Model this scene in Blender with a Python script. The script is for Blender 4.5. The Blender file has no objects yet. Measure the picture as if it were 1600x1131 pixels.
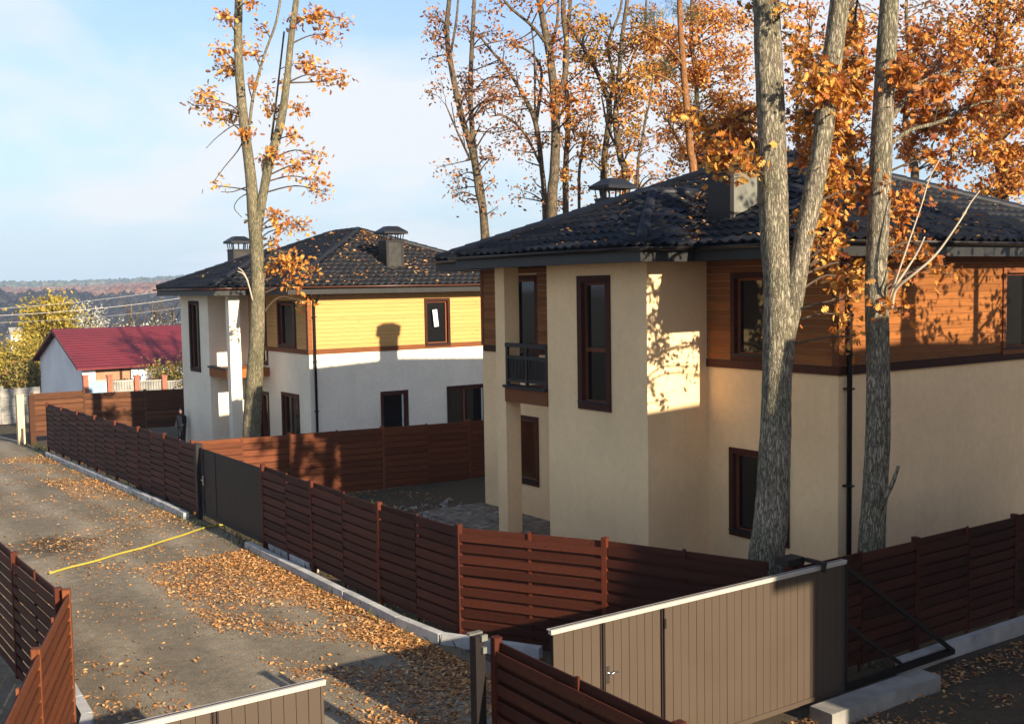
import bpy, bmesh, math, random
import numpy as np
from mathutils import Vector, Matrix
random.seed(7); RNG = np.random.default_rng(7)
scene = bpy.context.scene
COL = scene.collection

# ------------------------------------------------------------------ camera, sky, sun, exposure
FPX, PITCH, ROLL, TH = 1712.2, 0.06879, -0.01672, 2.17431
CAMZ = 6.0
def _camrot():
    cp, sp = math.cos(PITCH), math.sin(PITCH)
    R = np.array([[1, 0, 0], [0, -sp, -cp], [0, cp, -sp]])
    c, s = math.cos(ROLL), math.sin(ROLL)
    R = np.array([[c, -s, 0], [s, c, 0], [0, 0, 1]]) @ R
    W = np.array([[math.sin(TH), math.cos(TH), 0], [-math.cos(TH), math.sin(TH), 0], [0, 0, 1]])
    return R @ W                      # rows: right, down, forward in world axes
CR = _camrot()
CC = np.array([0.0, 0.0, CAMZ])
def ray(x, y):
    return CR.T @ np.array([(x - 800) / FPX, (y - 565.5) / FPX, 1.0])
def at(x, y, D):                      # point of the place seen at (x, y), D metres ahead
    return CC + D * ray(x, y)
def onY(x, y, Y):
    d = ray(x, y); return CC + Y / d[1] * d
def onX(x, y, X):
    d = ray(x, y); return CC + X / d[0] * d
def depth(p):
    return float(CR[2] @ (np.asarray(p, float) - CC))

cam = bpy.data.cameras.new('camera'); camo = bpy.data.objects.new('camera', cam); COL.objects.link(camo)
cam.sensor_width = 36.0; cam.lens = FPX / 1600 * 36.0; cam.clip_start = 0.1; cam.clip_end = 9000
camo.matrix_world = Matrix(((CR[0][0], -CR[1][0], -CR[2][0], 0), (CR[0][1], -CR[1][1], -CR[2][1], 0),
                            (CR[0][2], -CR[1][2], -CR[2][2], CAMZ), (0, 0, 0, 1)))
scene.camera = camo

SUN_K, SUN_R = -0.06, 0.355           # light travels along (SUN_K, 1, -SUN_R)
sun_el = math.atan2(SUN_R, math.hypot(1, SUN_K))
sun_az = math.atan2(-SUN_K, -1)       # from +Y towards +X
world = bpy.data.worlds.new('World'); scene.world = world; world.use_nodes = True
wn, wl = world.node_tree.nodes, world.node_tree.links
for n in list(wn): wn.remove(n)
def W(t, **k):
    n = wn.new(t)
    for a, b in k.items(): setattr(n, a, b)
    return n
wo = W('ShaderNodeOutputWorld'); bg = W('ShaderNodeBackground'); sky = W('ShaderNodeTexSky')
sky.sky_type = 'NISHITA'; sky.sun_disc = False; sky.sun_elevation = sun_el; sky.sun_rotation = sun_az
sky.altitude = 150; sky.air_density = 1.0; sky.dust_density = .6; sky.ozone_density = 1.8
bg.inputs['Strength'].default_value = 0.125
tc = W('ShaderNodeTexCoord'); sep = W('ShaderNodeSeparateXYZ')
wl.new(tc.outputs['Generated'], sep.inputs[0])
zc = W('ShaderNodeMath', operation='MAXIMUM'); zc.inputs[1].default_value = 0.0
wl.new(sep.outputs['Z'], zc.inputs[0])
za = W('ShaderNodeMath', operation='ADD'); za.inputs[1].default_value = 0.16
wl.new(zc.outputs[0], za.inputs[0])
dv = W('ShaderNodeVectorMath', operation='DIVIDE')
cmb = W('ShaderNodeCombineXYZ')
for i in range(3): wl.new(za.outputs[0], cmb.inputs[i])
wl.new(tc.outputs['Generated'], dv.inputs[0]); wl.new(cmb.outputs[0], dv.inputs[1])
mp = W('ShaderNodeMapping'); mp.inputs['Location'].default_value = (2.9, 4.55, 0.0); mp.inputs['Scale'].default_value = (0.75, 0.5, 1.0)
wl.new(dv.outputs[0], mp.inputs[0])
nz = W('ShaderNodeTexNoise'); nz.inputs['Scale'].default_value = 1.25; nz.inputs['Detail'].default_value = 7
nz.inputs['Roughness'].default_value = 0.52; nz.inputs['Distortion'].default_value = 0.25
wl.new(mp.outputs[0], nz.inputs['Vector'])
rmp = W('ShaderNodeValToRGB'); rmp.color_ramp.elements[0].position = 0.45; rmp.color_ramp.elements[1].position = 0.60
wl.new(nz.outputs['Fac'], rmp.inputs[0])
cf = W('ShaderNodeMath', operation='MULTIPLY'); cf.inputs[1].default_value = 0.85
hz = W('ShaderNodeMapRange'); hz.inputs[1].default_value = 0.0; hz.inputs[2].default_value = 0.36; hz.inputs[3].default_value = 0.95; hz.inputs[4].default_value = 0.0
wl.new(zc.outputs[0], hz.inputs[0])
mxh = W('ShaderNodeMix', data_type='RGBA'); mxh.inputs[7].default_value = (2.3, 2.75, 3.1, 1)
tint = W('ShaderNodeMix', data_type='RGBA', blend_type='MULTIPLY'); tint.inputs[0].default_value = 1.0; tint.inputs[7].default_value = (.66, .70, .80, 1)
wl.new(sky.outputs[0], tint.inputs[6])
wl.new(hz.outputs[0], mxh.inputs[0]); wl.new(tint.outputs[2], mxh.inputs[6])
wl.new(rmp.outputs[0], cf.inputs[0])
mixc = W('ShaderNodeMix', data_type='RGBA')
mixc.inputs[7].default_value = (3.5, 3.52, 3.58, 1)
wl.new(cf.outputs[0], mixc.inputs[0]); wl.new(mxh.outputs[2], mixc.inputs[6])
wl.new(mixc.outputs[2], bg.inputs['Color']); wl.new(bg.outputs[0], wo.inputs['Surface'])

sl = bpy.data.lights.new('sun', 'SUN'); slo = bpy.data.objects.new('sun', sl); COL.objects.link(slo)
sl.energy = 5.0; sl.angle = math.radians(0.53); sl.color = (1.0, 0.86, 0.66)
slo.rotation_euler = Vector((SUN_K, 1, -SUN_R)).to_track_quat('-Z', 'Y').to_euler()
slo.location = (0, -40, 40)
vs = scene.view_settings; vs.view_transform = 'Standard'; vs.look = 'None'; vs.exposure = 1.13; vs.gamma = 1.0
try: vs.use_curve_mapping = False
except Exception: pass
scene.render.engine = 'CYCLES'

# ------------------------------------------------------------------ object helpers
def tag(o, label=None, cat=None, group=None, kind=None):
    if label: o['label'] = label
    if cat: o['category'] = cat
    if group: o['group'] = group
    if kind: o['kind'] = kind
    return o
def link(name, me, mat=None, parent=None, loc=None):
    o = bpy.data.objects.new(name, me); COL.objects.link(o)
    if mat is not None and me is not None and not me.materials: me.materials.append(mat)
    if loc is not None: o.location = loc
    if parent is not None: o.parent = parent
    return o
def empty(name, loc=(0, 0, 0)):
    o = bpy.data.objects.new(name, None); COL.objects.link(o); o.location = loc; o.empty_display_size = .3
    return o
def place(o, parent):                 # parent at its location, keep the child's world coordinates
    o.parent = parent
    o.matrix_parent_inverse = Matrix.Translation(-Vector(parent.location))
    return o
class MB:
    def __init__(s): s.v = []; s.f = []; s.sm = False
    def add(s, vs, fs):
        b = len(s.v); s.v += [tuple(map(float, q)) for q in vs]; s.f += [tuple(b + i for i in f) for f in fs]
    def box(s, a, b):
        x0, x1 = sorted((a[0], b[0])); y0, y1 = sorted((a[1], b[1])); z0, z1 = sorted((a[2], b[2]))
        s.add([(x0, y0, z0), (x1, y0, z0), (x1, y1, z0), (x0, y1, z0), (x0, y0, z1), (x1, y0, z1), (x1, y1, z1), (x0, y1, z1)],
              [(0, 3, 2, 1), (4, 5, 6, 7), (0, 1, 5, 4), (1, 2, 6, 5), (2, 3, 7, 6), (3, 0, 4, 7)])
    def bar(s, p, q, w, h, up=(0, 0, 1)):          # square bar from p to q
        p, q = Vector(p), Vector(q); d = (q - p).normalized(); u = Vector(up)
        if abs(d.dot(u)) > .98: u = Vector((1, 0, 0))
        sx = d.cross(u).normalized() * w / 2; sy = sx.cross(d).normalized() * h / 2
        vs = [c + a * sx + b * sy for c in (p, q) for a, b in ((-1, -1), (1, -1), (1, 1), (-1, 1))]
        s.add(vs, [(3, 2, 1, 0), (4, 5, 6, 7), (0, 1, 5, 4), (1, 2, 6, 5), (2, 3, 7, 6), (3, 0, 4, 7)])
    def quad(s, *p): s.add(p, [tuple(range(len(p)))])
    def tube(s, pts, rad, n=8, cap=True, bark=0.0, seed=0):
        pts = [Vector(p) for p in pts]; m = len(pts)
        if not hasattr(rad, '__len__'): rad = [rad] * m
        vs = []; prev = None
        rr = random.Random(seed)
        ph = [rr.uniform(0, 6.28) for _ in range(4)]
        for i, p in enumerate(pts):
            d = (pts[min(i + 1, m - 1)] - pts[max(i - 1, 0)]).normalized()
            if prev is None:
                a = d.cross(Vector((.3, 1, .1))); prev = a.normalized()
            prev = (prev - d * prev.dot(d)).normalized(); b = d.cross(prev)
            for k in range(n):
                t = 2 * math.pi * k / n; r = rad[i]
                if bark:
                    r *= 1 + bark * (math.sin(3 * t + ph[0] + i * .05) * .5 + math.sin(2 * t + ph[1] - i * .09) * .5
                                     + .7 * rr.uniform(-1, 1) + .5 * math.sin(i * .31 + ph[2]))
                vs.append(p + prev * (r * math.cos(t)) + b * (r * math.sin(t)))
        fs = [(i * n + k, i * n + (k + 1) % n, (i + 1) * n + (k + 1) % n, (i + 1) * n + k) for i in range(m - 1) for k in range(n)]
        if cap: fs += [tuple(range(n))[::-1], tuple((m - 1) * n + k for k in range(n))]
        s.add(vs, fs)
    def mesh(s, name, smooth=False):
        me = bpy.data.meshes.new(name); me.from_pydata(s.v, [], s.f); me.update()
        if smooth or s.sm: me.polygons.foreach_set('use_smooth', [True] * len(me.polygons))
        return me
    def build(s, name, mat, parent=None, smooth=False):
        o = link(name, s.mesh(name, smooth), mat)
        if parent is not None:
            root = parent
            while root.parent: root = root.parent
            o.parent = parent
            if parent is root: o.matrix_parent_inverse = Matrix.Translation(-Vector(root.location))
        return o
def boxobj(name, a, b, mat, parent=None):
    m = MB(); m.box(a, b); return m.build(name, mat, parent)
UNIT = {}
def unit_box(mat):                    # shared 1x1x1 mesh per material
    k = mat.name
    if k not in UNIT:
        m = MB(); m.box((-.5, -.5, -.5), (.5, .5, .5)); me = m.mesh('piece_' + k); me.materials.append(mat); UNIT[k] = me
    return UNIT[k]
def piece(name, mat, c, size, rz, parent, tilt=0.0):
    o = bpy.data.objects.new(name, unit_box(mat)); COL.objects.link(o)
    root = parent
    while root.parent: root = root.parent
    o.parent = parent
    o.location = Vector(c) - (Vector(root.location) if parent is root else Vector((0, 0, 0))); o.scale = size; o.rotation_euler = (0, tilt, rz)
    return o

# ------------------------------------------------------------------ materials
def mat_new(name):
    m = bpy.data.materials.new(name); m.use_nodes = True
    nt = m.node_tree; b = nt.nodes['Principled BSDF']; b.inputs['Specular IOR Level'].default_value = 0.3
    return m, nt.nodes, nt.links, b
def nnode(N, t, **k):
    n = N.new(t)
    for a, b in k.items():
        if a in n.inputs.keys() if hasattr(n.inputs, 'keys') else False: n.inputs[a].default_value = b
        else: setattr(n, a, b)
    return n
def ramp(N, stops):
    r = N.new('ShaderNodeValToRGB'); e = r.color_ramp.elements
    while len(e) < len(stops): e.new(.5)
    for i, (p, c) in enumerate(stops): e[i].position = p; e[i].color = (*c, 1) if len(c) == 3 else c
    return r
def coords(N, L, scale=(1, 1, 1), kind='Object', rot=(0, 0, 0)):
    t = N.new('ShaderNodeTexCoord'); m = N.new('ShaderNodeMapping'); m.inputs['Scale'].default_value = scale
    m.inputs['Rotation'].default_value = rot
    L.new(t.outputs[kind], m.inputs[0]); return m
def noise(N, L, vec, scale, detail=4, rough=.55):
    n = N.new('ShaderNodeTexNoise'); n.inputs['Scale'].default_value = scale; n.inputs['Detail'].default_value = detail
    n.inputs['Roughness'].default_value = rough
    L.new(vec.outputs[0], n.inputs['Vector']); return n
def bump(N, L, b, h, strength=.3, dist=.02):
    n = N.new('ShaderNodeBump'); n.inputs['Strength'].default_value = strength; n.inputs['Distance'].default_value = dist
    L.new(h, n.inputs['Height']); L.new(n.outputs[0], b.inputs['Normal']); return n
def world_vec(N, L, scale=(1, 1, 1)):
    g = N.new('ShaderNodeNewGeometry'); m = N.new('ShaderNodeMapping'); m.inputs['Scale'].default_value = scale
    L.new(g.outputs['Position'], m.inputs[0]); return m
def mul(c, k): return tuple(min(1, x * k) for x in c)

def m_stucco(name, c):
    m, N, L, b = mat_new(name)
    v = world_vec(N, L); n = noise(N, L, v, .6, 5); r = ramp(N, [(.3, mul(c, .90)), (.7, mul(c, 1.06))])
    L.new(n.outputs['Fac'], r.inputs[0])
    vs_ = world_vec(N, L, (3.2, 3.2, .16)); ns = noise(N, L, vs_, 1.6, 6, .65); rs = ramp(N, [(.25, (.965, .96, .95)), (.55, (1, 1, 1))]); L.new(ns.outputs['Fac'], rs.inputs[0])
    nm = noise(N, L, v, 7, 5, .7); rm = ramp(N, [(.3, (.93, .93, .93)), (.7, (1.05, 1.05, 1.05))]); L.new(nm.outputs['Fac'], rm.inputs[0])
    out = r.outputs[0]
    for src in (rs, rm):
        mx = N.new('ShaderNodeMix'); mx.data_type = 'RGBA'; mx.blend_type = 'MULTIPLY'; mx.inputs[0].default_value = .8
        L.new(out, mx.inputs[6]); L.new(src.outputs[0], mx.inputs[7]); out = mx.outputs[2]
    L.new(out, b.inputs['Base Color'])
    b.inputs['Roughness'].default_value = .95; b.inputs['Specular IOR Level'].default_value = .08
    n2 = noise(N, L, v, 70, 4, .7); bump(N, L, b, n2.outputs['Fac'], .55, .012); return m
def m_wood(name, c, along='x', rough=.55, var=.35, knots=True, lo=.62, hi=1.35):
    m, N, L, b = mat_new(name)
    s = {'x': (.9, 14, 14), 'y': (14, .9, 14), 'z': (14, 14, .9)}[along]
    v = world_vec(N, L, s)
    oi = N.new('ShaderNodeObjectInfo')
    add = N.new('ShaderNodeVectorMath'); add.operation = 'MULTIPLY_ADD'
    add.inputs[1].default_value = (1, 1, 1)
    cmb = N.new('ShaderNodeCombineXYZ'); mm = N.new('ShaderNodeMath'); mm.operation = 'MULTIPLY'; mm.inputs[1].default_value = 40
    L.new(oi.outputs['Random'], mm.inputs[0])
    for i in range(3): L.new(mm.outputs[0], cmb.inputs[i])
    L.new(v.outputs[0], add.inputs[0]); L.new(cmb.outputs[0], add.inputs[2])
    n = noise(N, L, add, 2.2, 6, .62); r = ramp(N, [(.28, mul(c, 1 - var)), (.5, c), (.75, mul(c, 1 + var * .8))])
    L.new(n.outputs['Fac'], r.inputs[0])
    hs = N.new('ShaderNodeHueSaturation'); mr = N.new('ShaderNodeMapRange')
    mr.inputs[3].default_value = lo; mr.inputs[4].default_value = hi
    L.new(oi.outputs['Random'], mr.inputs[0]); L.new(mr.outputs[0], hs.inputs['Value']); L.new(r.outputs[0], hs.inputs['Color'])
    out = hs.outputs[0]
    if knots:
        vo = N.new('ShaderNodeTexVoronoi'); vo.inputs['Scale'].default_value = .55
        vk = world_vec(N, L, {'x': (2.2, 9, 9), 'y': (9, 2.2, 9), 'z': (9, 9, 2.2)}[along]); L.new(vk.outputs[0], vo.inputs['Vector'])
        rk = ramp(N, [(.0, (1, 1, 1)), (.11, (0, 0, 0))]); L.new(vo.outputs['Distance'], rk.inputs[0])
        mx = N.new('ShaderNodeMix'); mx.data_type = 'RGBA'; mx.inputs[7].default_value = (*mul(c, .35), 1)
        L.new(rk.outputs[0], mx.inputs[0]); L.new(out, mx.inputs[6]); out = mx.outputs[2]
    L.new(out, b.inputs['Base Color'])
    b.inputs['Roughness'].default_value = min(.8, rough + .15); b.inputs['Specular IOR Level'].default_value = .16
    bump(N, L, b, n.outputs['Fac'], .4, .008); return m
def m_plain(name, c, rough=.5, metal=0.0, var=.12, scale=3.0, bmp=.0, spec=.3):
    m, N, L, b = mat_new(name); v = world_vec(N, L)
    n = noise(N, L, v, scale, 5); r = ramp(N, [(.3, mul(c, 1 - var)), (.7, mul(c, 1 + var))])
    L.new(n.outputs['Fac'], r.inputs[0]); L.new(r.outputs[0], b.inputs['Base Color'])
    b.inputs['Roughness'].default_value = rough; b.inputs['Metallic'].default_value = metal; b.inputs['Specular IOR Level'].default_value = spec
    if bmp:
        n2 = noise(N, L, v, scale * 12, 4); bump(N, L, b, n2.outputs['Fac'], bmp, .01)
    return m
def m_leaf(name, stops, trans=.35):
    m, N, L, b = mat_new(name)
    g = N.new('ShaderNodeNewGeometry'); r = ramp(N, stops); L.new(g.outputs['Random Per Island'], r.inputs[0])
    L.new(r.outputs[0], b.inputs['Base Color']); b.inputs['Roughness'].default_value = .6
    t = N.new('ShaderNodeBsdfTranslucent'); L.new(r.outputs[0], t.inputs[0])
    mx = N.new('ShaderNodeMixShader'); mx.inputs[0].default_value = trans
    o = N['Material Output']; L.new(b.outputs[0], mx.inputs[1]); L.new(t.outputs[0], mx.inputs[2]); L.new(mx.outputs[0], o.inputs[0])
    return m
def m_bark(name, c0, c1, sc=9.0, strength=1.0):
    m, N, L, b = mat_new(name); v = world_vec(N, L, (1, 1, .17))
    n0 = noise(N, L, v, 6.0, 6, .68); 
    ad = N.new('ShaderNodeVectorMath'); ad.operation = 'MULTIPLY_ADD'; ad.inputs[1].default_value = (.24, .24, .24)
    L.new(n0.outputs['Color'], ad.inputs[0]); L.new(v.outputs[0], ad.inputs[2])
    vo = N.new('ShaderNodeTexVoronoi'); vo.feature = 'DISTANCE_TO_EDGE'; vo.inputs['Scale'].default_value = sc * 3.4; L.new(ad.outputs[0], vo.inputs['Vector'])
    n1 = noise(N, L, v, sc * 3, 6, .65)
    r0 = ramp(N, [(.0, (.22, .22, .22)), (.26, (1, 1, 1))]); L.new(vo.outputs['Distance'], r0.inputs[0])
    ml = N.new('ShaderNodeMath'); ml.operation = 'MULTIPLY'; L.new(r0.outputs[0], ml.inputs[0]); L.new(n1.outputs['Fac'], ml.inputs[1])
    r = ramp(N, [(.10, c0), (.55, c1)]); L.new(ml.outputs[0], r.inputs[0])
    n3 = noise(N, L, world_vec(N, L), 1.3, 3); r3 = ramp(N, [(.35, (.75, .78, .68)), (.7, (1.1, 1.05, 1.0))]); L.new(n3.outputs['Fac'], r3.inputs[0])
    mx = N.new('ShaderNodeMix'); mx.data_type = 'RGBA'; mx.blend_type = 'MULTIPLY'; mx.inputs[0].default_value = 1
    L.new(r.outputs[0], mx.inputs[6]); L.new(r3.outputs[0], mx.inputs[7]); L.new(mx.outputs[2], b.inputs['Base Color'])
    b.inputs['Roughness'].default_value = .92; b.inputs['Specular IOR Level'].default_value = .1
    bump(N, L, b, ml.outputs[0], strength, .05); return m
def m_glass(name, tint=(.012, .012, .012)):
    m, N, L, b = mat_new(name); b.inputs['Base Color'].default_value = (*tint, 1); b.inputs['Roughness'].default_value = .04
    b.inputs['Specular IOR Level'].default_value = .5; b.inputs['IOR'].default_value = 1.5
    v = world_vec(N, L); n = noise(N, L, v, 1.1, 2); bump(N, L, b, n.outputs['Fac'], .02, .05); return m
def m_ground(name, c0, c1, c2, grit=60):
    m, N, L, b = mat_new(name); v = world_vec(N, L)
    n = noise(N, L, v, .35, 6, .6); r = ramp(N, [(.3, c0), (.5, c1), (.72, c2)]); L.new(n.outputs['Fac'], r.inputs[0])
    n2 = noise(N, L, v, grit, 4, .7); r2 = ramp(N, [(.3, (.55, .55, .55)), (.7, (1.35, 1.35, 1.35))]); L.new(n2.outputs['Fac'], r2.inputs[0])
    n4 = noise(N, L, v, 4.5, 5, .65); r4 = ramp(N, [(.3, (.78, .78, .8)), (.7, (1.15, 1.13, 1.1))]); L.new(n4.outputs['Fac'], r4.inputs[0])
    mx = N.new('ShaderNodeMix'); mx.data_type = 'RGBA'; mx.blend_type = 'MULTIPLY'; mx.inputs[0].default_value = 1
    L.new(r.outputs[0], mx.inputs[6]); L.new(r2.outputs[0], mx.inputs[7])
    mx2 = N.new('ShaderNodeMix'); mx2.data_type = 'RGBA'; mx2.blend_type = 'MULTIPLY'; mx2.inputs[0].default_value = 1
    L.new(mx.outputs[2], mx2.inputs[6]); L.new(r4.outputs[0], mx2.inputs[7])
    L.new(mx2.outputs[2], b.inputs['Base Color']); b.inputs['Roughness'].default_value = .95; b.inputs['Specular IOR Level'].default_value = .12
    bump(N, L, b, n2.outputs['Fac'], 1.0, .035); return m, mx2, N, L, b

M = {}
M['stucco_tan'] = m_stucco('stucco_tan', (.90, .64, .355))
M['stucco_cream'] = m_stucco('stucco_cream', (.90, .81, .635))
M['clad_brown_x'] = m_wood('clad_brown_x', (.25, .088, .021), 'x', var=.3, lo=.78, hi=1.2); M['clad_brown_y'] = m_wood('clad_brown_y', (.25, .088, .021), 'y', var=.3, lo=.78, hi=1.2)
M['clad_yellow_x'] = m_wood('clad_yellow_x', (.56, .315, .105), 'x', var=.14, lo=.93, hi=1.07); M['clad_yellow_y'] = m_wood('clad_yellow_y', (.56, .315, .105), 'y', var=.14, lo=.93, hi=1.07)
M['trim_dark'] = m_wood('trim_dark', (.06, .018, .009), 'z', knots=False); M['trim_mid'] = m_wood('trim_mid', (.17, .058, .02), 'x', knots=False)
M['sash'] = m_wood('sash', (.19, .055, .02), 'z', knots=False, rough=.4)
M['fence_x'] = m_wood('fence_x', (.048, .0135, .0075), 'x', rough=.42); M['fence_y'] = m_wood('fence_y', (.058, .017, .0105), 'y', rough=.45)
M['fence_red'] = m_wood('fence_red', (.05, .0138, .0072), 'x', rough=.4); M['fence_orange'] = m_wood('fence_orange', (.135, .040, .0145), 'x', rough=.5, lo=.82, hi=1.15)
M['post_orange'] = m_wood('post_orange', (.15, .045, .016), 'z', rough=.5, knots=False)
M['fence_post'] = m_wood('fence_post', (.085, .019, .008), 'z', rough=.5, knots=False)
M['fence_far'] = m_wood('fence_far', (.10, .04, .018), 'x', rough=.6)
M['roof'] = m_plain('roof', (.009, .0098, .0125), .55, .0, .25, 1.5, spec=.2)
M['roof_metal'] = m_plain('roof_metal', (.012, .013, .017), .5, .0, .2, 2, spec=.25)
M['gutter_brown'] = m_plain('gutter_brown', (.085, .033, .02), .35, .0, .15, 3, spec=.5)
M['gutter'] = m_plain('gutter', (.016, .012, .011), .4, .0, .15, 3, spec=.3)
M['fascia'] = m_plain('fascia', (.024, .0235, .022), .5, .0, .15, 3)
M['soffit'] = m_plain('soffit', (.035, .017, .011), .6)
M['chim_dark'] = m_plain('chim_dark', (.04, .039, .033), .8, .0, .3, 5, bmp=.3)
M['chim_stone'] = m_plain('chim_stone', (.145, .142, .115), .85, .0, .25, 4, bmp=.3)
M['glass'] = m_glass('glass', (.006, .006, .006)); M['glass_warm'] = m_glass('glass_warm', (.06, .018, .006))
M['gate_beige'] = m_plain('gate_beige', (.076, .054, .037), .5, .0, .07, 1.3); M['gate_rib'] = m_plain('gate_rib', (.05, .03, .02), .6)
M['gate_brown'] = m_plain('gate_brown', (.02, .012, .011), .55, .0, .15, 3); M['rail'] = m_plain('rail', (.42, .38, .32), .5, .0, .1, 6)
M['steel_dark'] = m_plain('steel_dark', (.014, .010, .009), .5); M['chrome'] = m_plain('chrome', (.7, .7, .7), .2, 1.0)
M['concrete'] = m_plain('concrete', (.42, .41, .385), .9, .0, .25, 2.5, bmp=.5); M['slab'] = m_plain('slab', (.17, .145, .11), .95, .0, .6, 4.5, bmp=.9)
M['road'], _x, _N, _L, _b = m_ground('road', (.20, .166, .116), (.265, .223, .16), (.33, .28, .205), 45)
M['soil'], *_r = m_ground('soil', (.075, .06, .04), (.105, .08, .052), (.085, .08, .04), 30)
M['far_ground'], *_r = m_ground('far_ground', (.10, .09, .05), (.14, .12, .07), (.12, .11, .06), .6)
M['hose'] = m_plain('hose', (.36, .29, .04), .7); M['cable'] = m_plain('cable', (.55, .5, .45), .6)
M['white_wall'] = m_stucco('white_wall', (.86, .85, .83)); M['red_roof'] = m_plain('red_roof', (.125, .009, .014), .45, .0, .18, .35)
M['brick'] = m_plain('brick', (.36, .12, .07), .85, .0, .2, 6); M['blue_sheet'] = m_plain('blue_sheet', (.25, .36, .44), .5)
M['shed_window'] = m_plain('shed_window', (.30, .17, .09), .5, .0, .25, 1.2); M['cream_post'] = m_plain('cream_post', (.55, .44, .28), .8)
M['old_concrete'] = m_plain('old_concrete', (.28, .265, .23), .9, .0, .4, 1.6, bmp=.6)
M['bark_oak'] = m_bark('bark_oak', (.075, .063, .048), (.47, .41, .31), 7.5, .8); M['bark_far'] = m_bark('bark_far', (.05, .035, .025), (.22, .17, .115), 6, .6)
M['bark_grey'] = m_bark('bark_grey', (.08, .068, .045), (.30, .26, .175), 7, .5); M['bark_pine'] = m_bark('bark_pine', (.16, .07, .03), (.42, .20, .085), 6, .6)
M['twig_pale'] = m_plain('twig_pale', (.48, .40, .29), .8); M['twig'] = m_plain('twig', (.085, .06, .04), .9)
ORANGE = [(0, (.24, .06, .015)), (.25, (.46, .15, .022)), (.5, (.62, .25, .035)), (.75, (.74, .38, .07)), (.92, (.76, .47, .12)), (1, (.30, .09, .03))]
RUST = [(0, (.20, .05, .018)), (.3, (.42, .125, .022)), (.65, (.60, .225, .035)), (.88, (.72, .37, .08)), (1, (.36, .12, .03))]
BROWN = [(0, (.17, .06, .03)), (.4, (.33, .125, .045)), (.75, (.48, .21, .07)), (1, (.52, .27, .10))]
GOLD = [(0, (.30, .13, .02)), (.4, (.48, .235, .03)), (.75, (.58, .33, .055)), (1, (.40, .26, .05))]
M['leaf_orange'] = m_leaf('leaf_orange', ORANGE); M['leaf_rust'] = m_leaf('leaf_rust', RUST); M['leaf_brown'] = m_leaf('leaf_brown', BROWN)
M['leaf_gold'] = m_leaf('leaf_gold', GOLD)
M['leaf_yellow'] = m_leaf('leaf_yellow', [(0, (.28, .21, .03)), (.5, (.45, .33, .045)), (.8, (.54, .40, .07)), (1, (.18, .18, .04))])
M['leaf_pale'] = m_leaf('leaf_pale', [(0, (.42, .42, .34)), (.5, (.58, .57, .48)), (1, (.36, .30, .2))])
M['leaf_olive'] = m_leaf('leaf_olive', [(0, (.12, .13, .03)), (.5, (.26, .21, .05)), (.85, (.42, .30, .08)), (1, (.34, .12, .03))])
M['needle'] = m_leaf('needle', [(0, (.035, .055, .02)), (.6, (.07, .085, .025)), (1, (.15, .12, .03))], .15)
M['leaf_litter'] = m_leaf('leaf_litter', [(0, (.14, .06, .025)), (.25, (.33, .145, .045)), (.5, (.46, .215, .065)), (.75, (.56, .30, .11)), (.92, (.62, .40, .19)), (1, (.17, .085, .04))], .1)
M['grass'] = m_leaf('grass', [(0, (.03, .055, .012)), (.6, (.06, .085, .02)), (1, (.13, .12, .04))], .25)
M['cloth_dark'] = m_plain('cloth_dark', (.012, .012, .016), .9); M['skin'] = m_plain('skin', (.22, .12, .085), .6); M['paper'] = m_plain('paper', (.75, .75, .72), .8)
M['print'] = m_plain('print', (.4, .4, .4), .8)
M['wood_russet'] = m_leaf('wood_russet', [(0, (.15, .075, .05)), (.5, (.22, .115, .08)), (1, (.18, .12, .08))], 0)
M['wood_bare_shaded'] = m_leaf('wood_bare_shaded', [(0, (.016, .016, .02)), (.6, (.028, .026, .028)), (1, (.045, .04, .036))], 0)  # cloud shadow over the valley woods is put into this dark colour
M['wood_pine'] = m_leaf('wood_pine', [(0, (.06, .075, .05)), (.6, (.10, .115, .075)), (1, (.14, .13, .08))], 0)
def dark_patch(matname, cx, cy, r, dark):  # darkens a round, noisy-edged patch of the base colour
    m = M[matname]; N, L = m.node_tree.nodes, m.node_tree.links; b = N['Principled BSDF']
    src = b.inputs['Base Color'].links[0].from_socket
    g = N.new('ShaderNodeNewGeometry'); sp = N.new('ShaderNodeVectorMath'); sp.operation = 'SUBTRACT'; sp.inputs[1].default_value = (cx, cy, 0)
    L.new(g.outputs['Position'], sp.inputs[0])
    ln = N.new('ShaderNodeVectorMath'); ln.operation = 'LENGTH'; L.new(sp.outputs[0], ln.inputs[0])
    nn = N.new('ShaderNodeTexNoise'); nn.inputs['Scale'].default_value = 1.6; nn.inputs['Detail'].default_value = 6; L.new(g.outputs['Position'], nn.inputs['Vector'])
    ma = N.new('ShaderNodeMath'); ma.operation = 'MULTIPLY_ADD'; ma.inputs[1].default_value = 2.2 * r; L.new(nn.outputs['Fac'], ma.inputs[0]); L.new(ln.outputs['Value'], ma.inputs[2])
    rr = N.new('ShaderNodeMapRange'); rr.inputs[1].default_value = 1.6 * r; rr.inputs[2].default_value = 2.4 * r; rr.inputs[3].default_value = dark; rr.inputs[4].default_value = 1.0
    L.new(ma.outputs[0], rr.inputs[0])
    mx = N.new('ShaderNodeMix'); mx.data_type = 'RGBA'; mx.blend_type = 'MULTIPLY'; mx.inputs[0].default_value = 1
    L.new(src, mx.inputs[6]); L.new(rr.outputs[0], mx.inputs[7]); L.new(mx.outputs[2], b.inputs['Base Color'])
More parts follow.
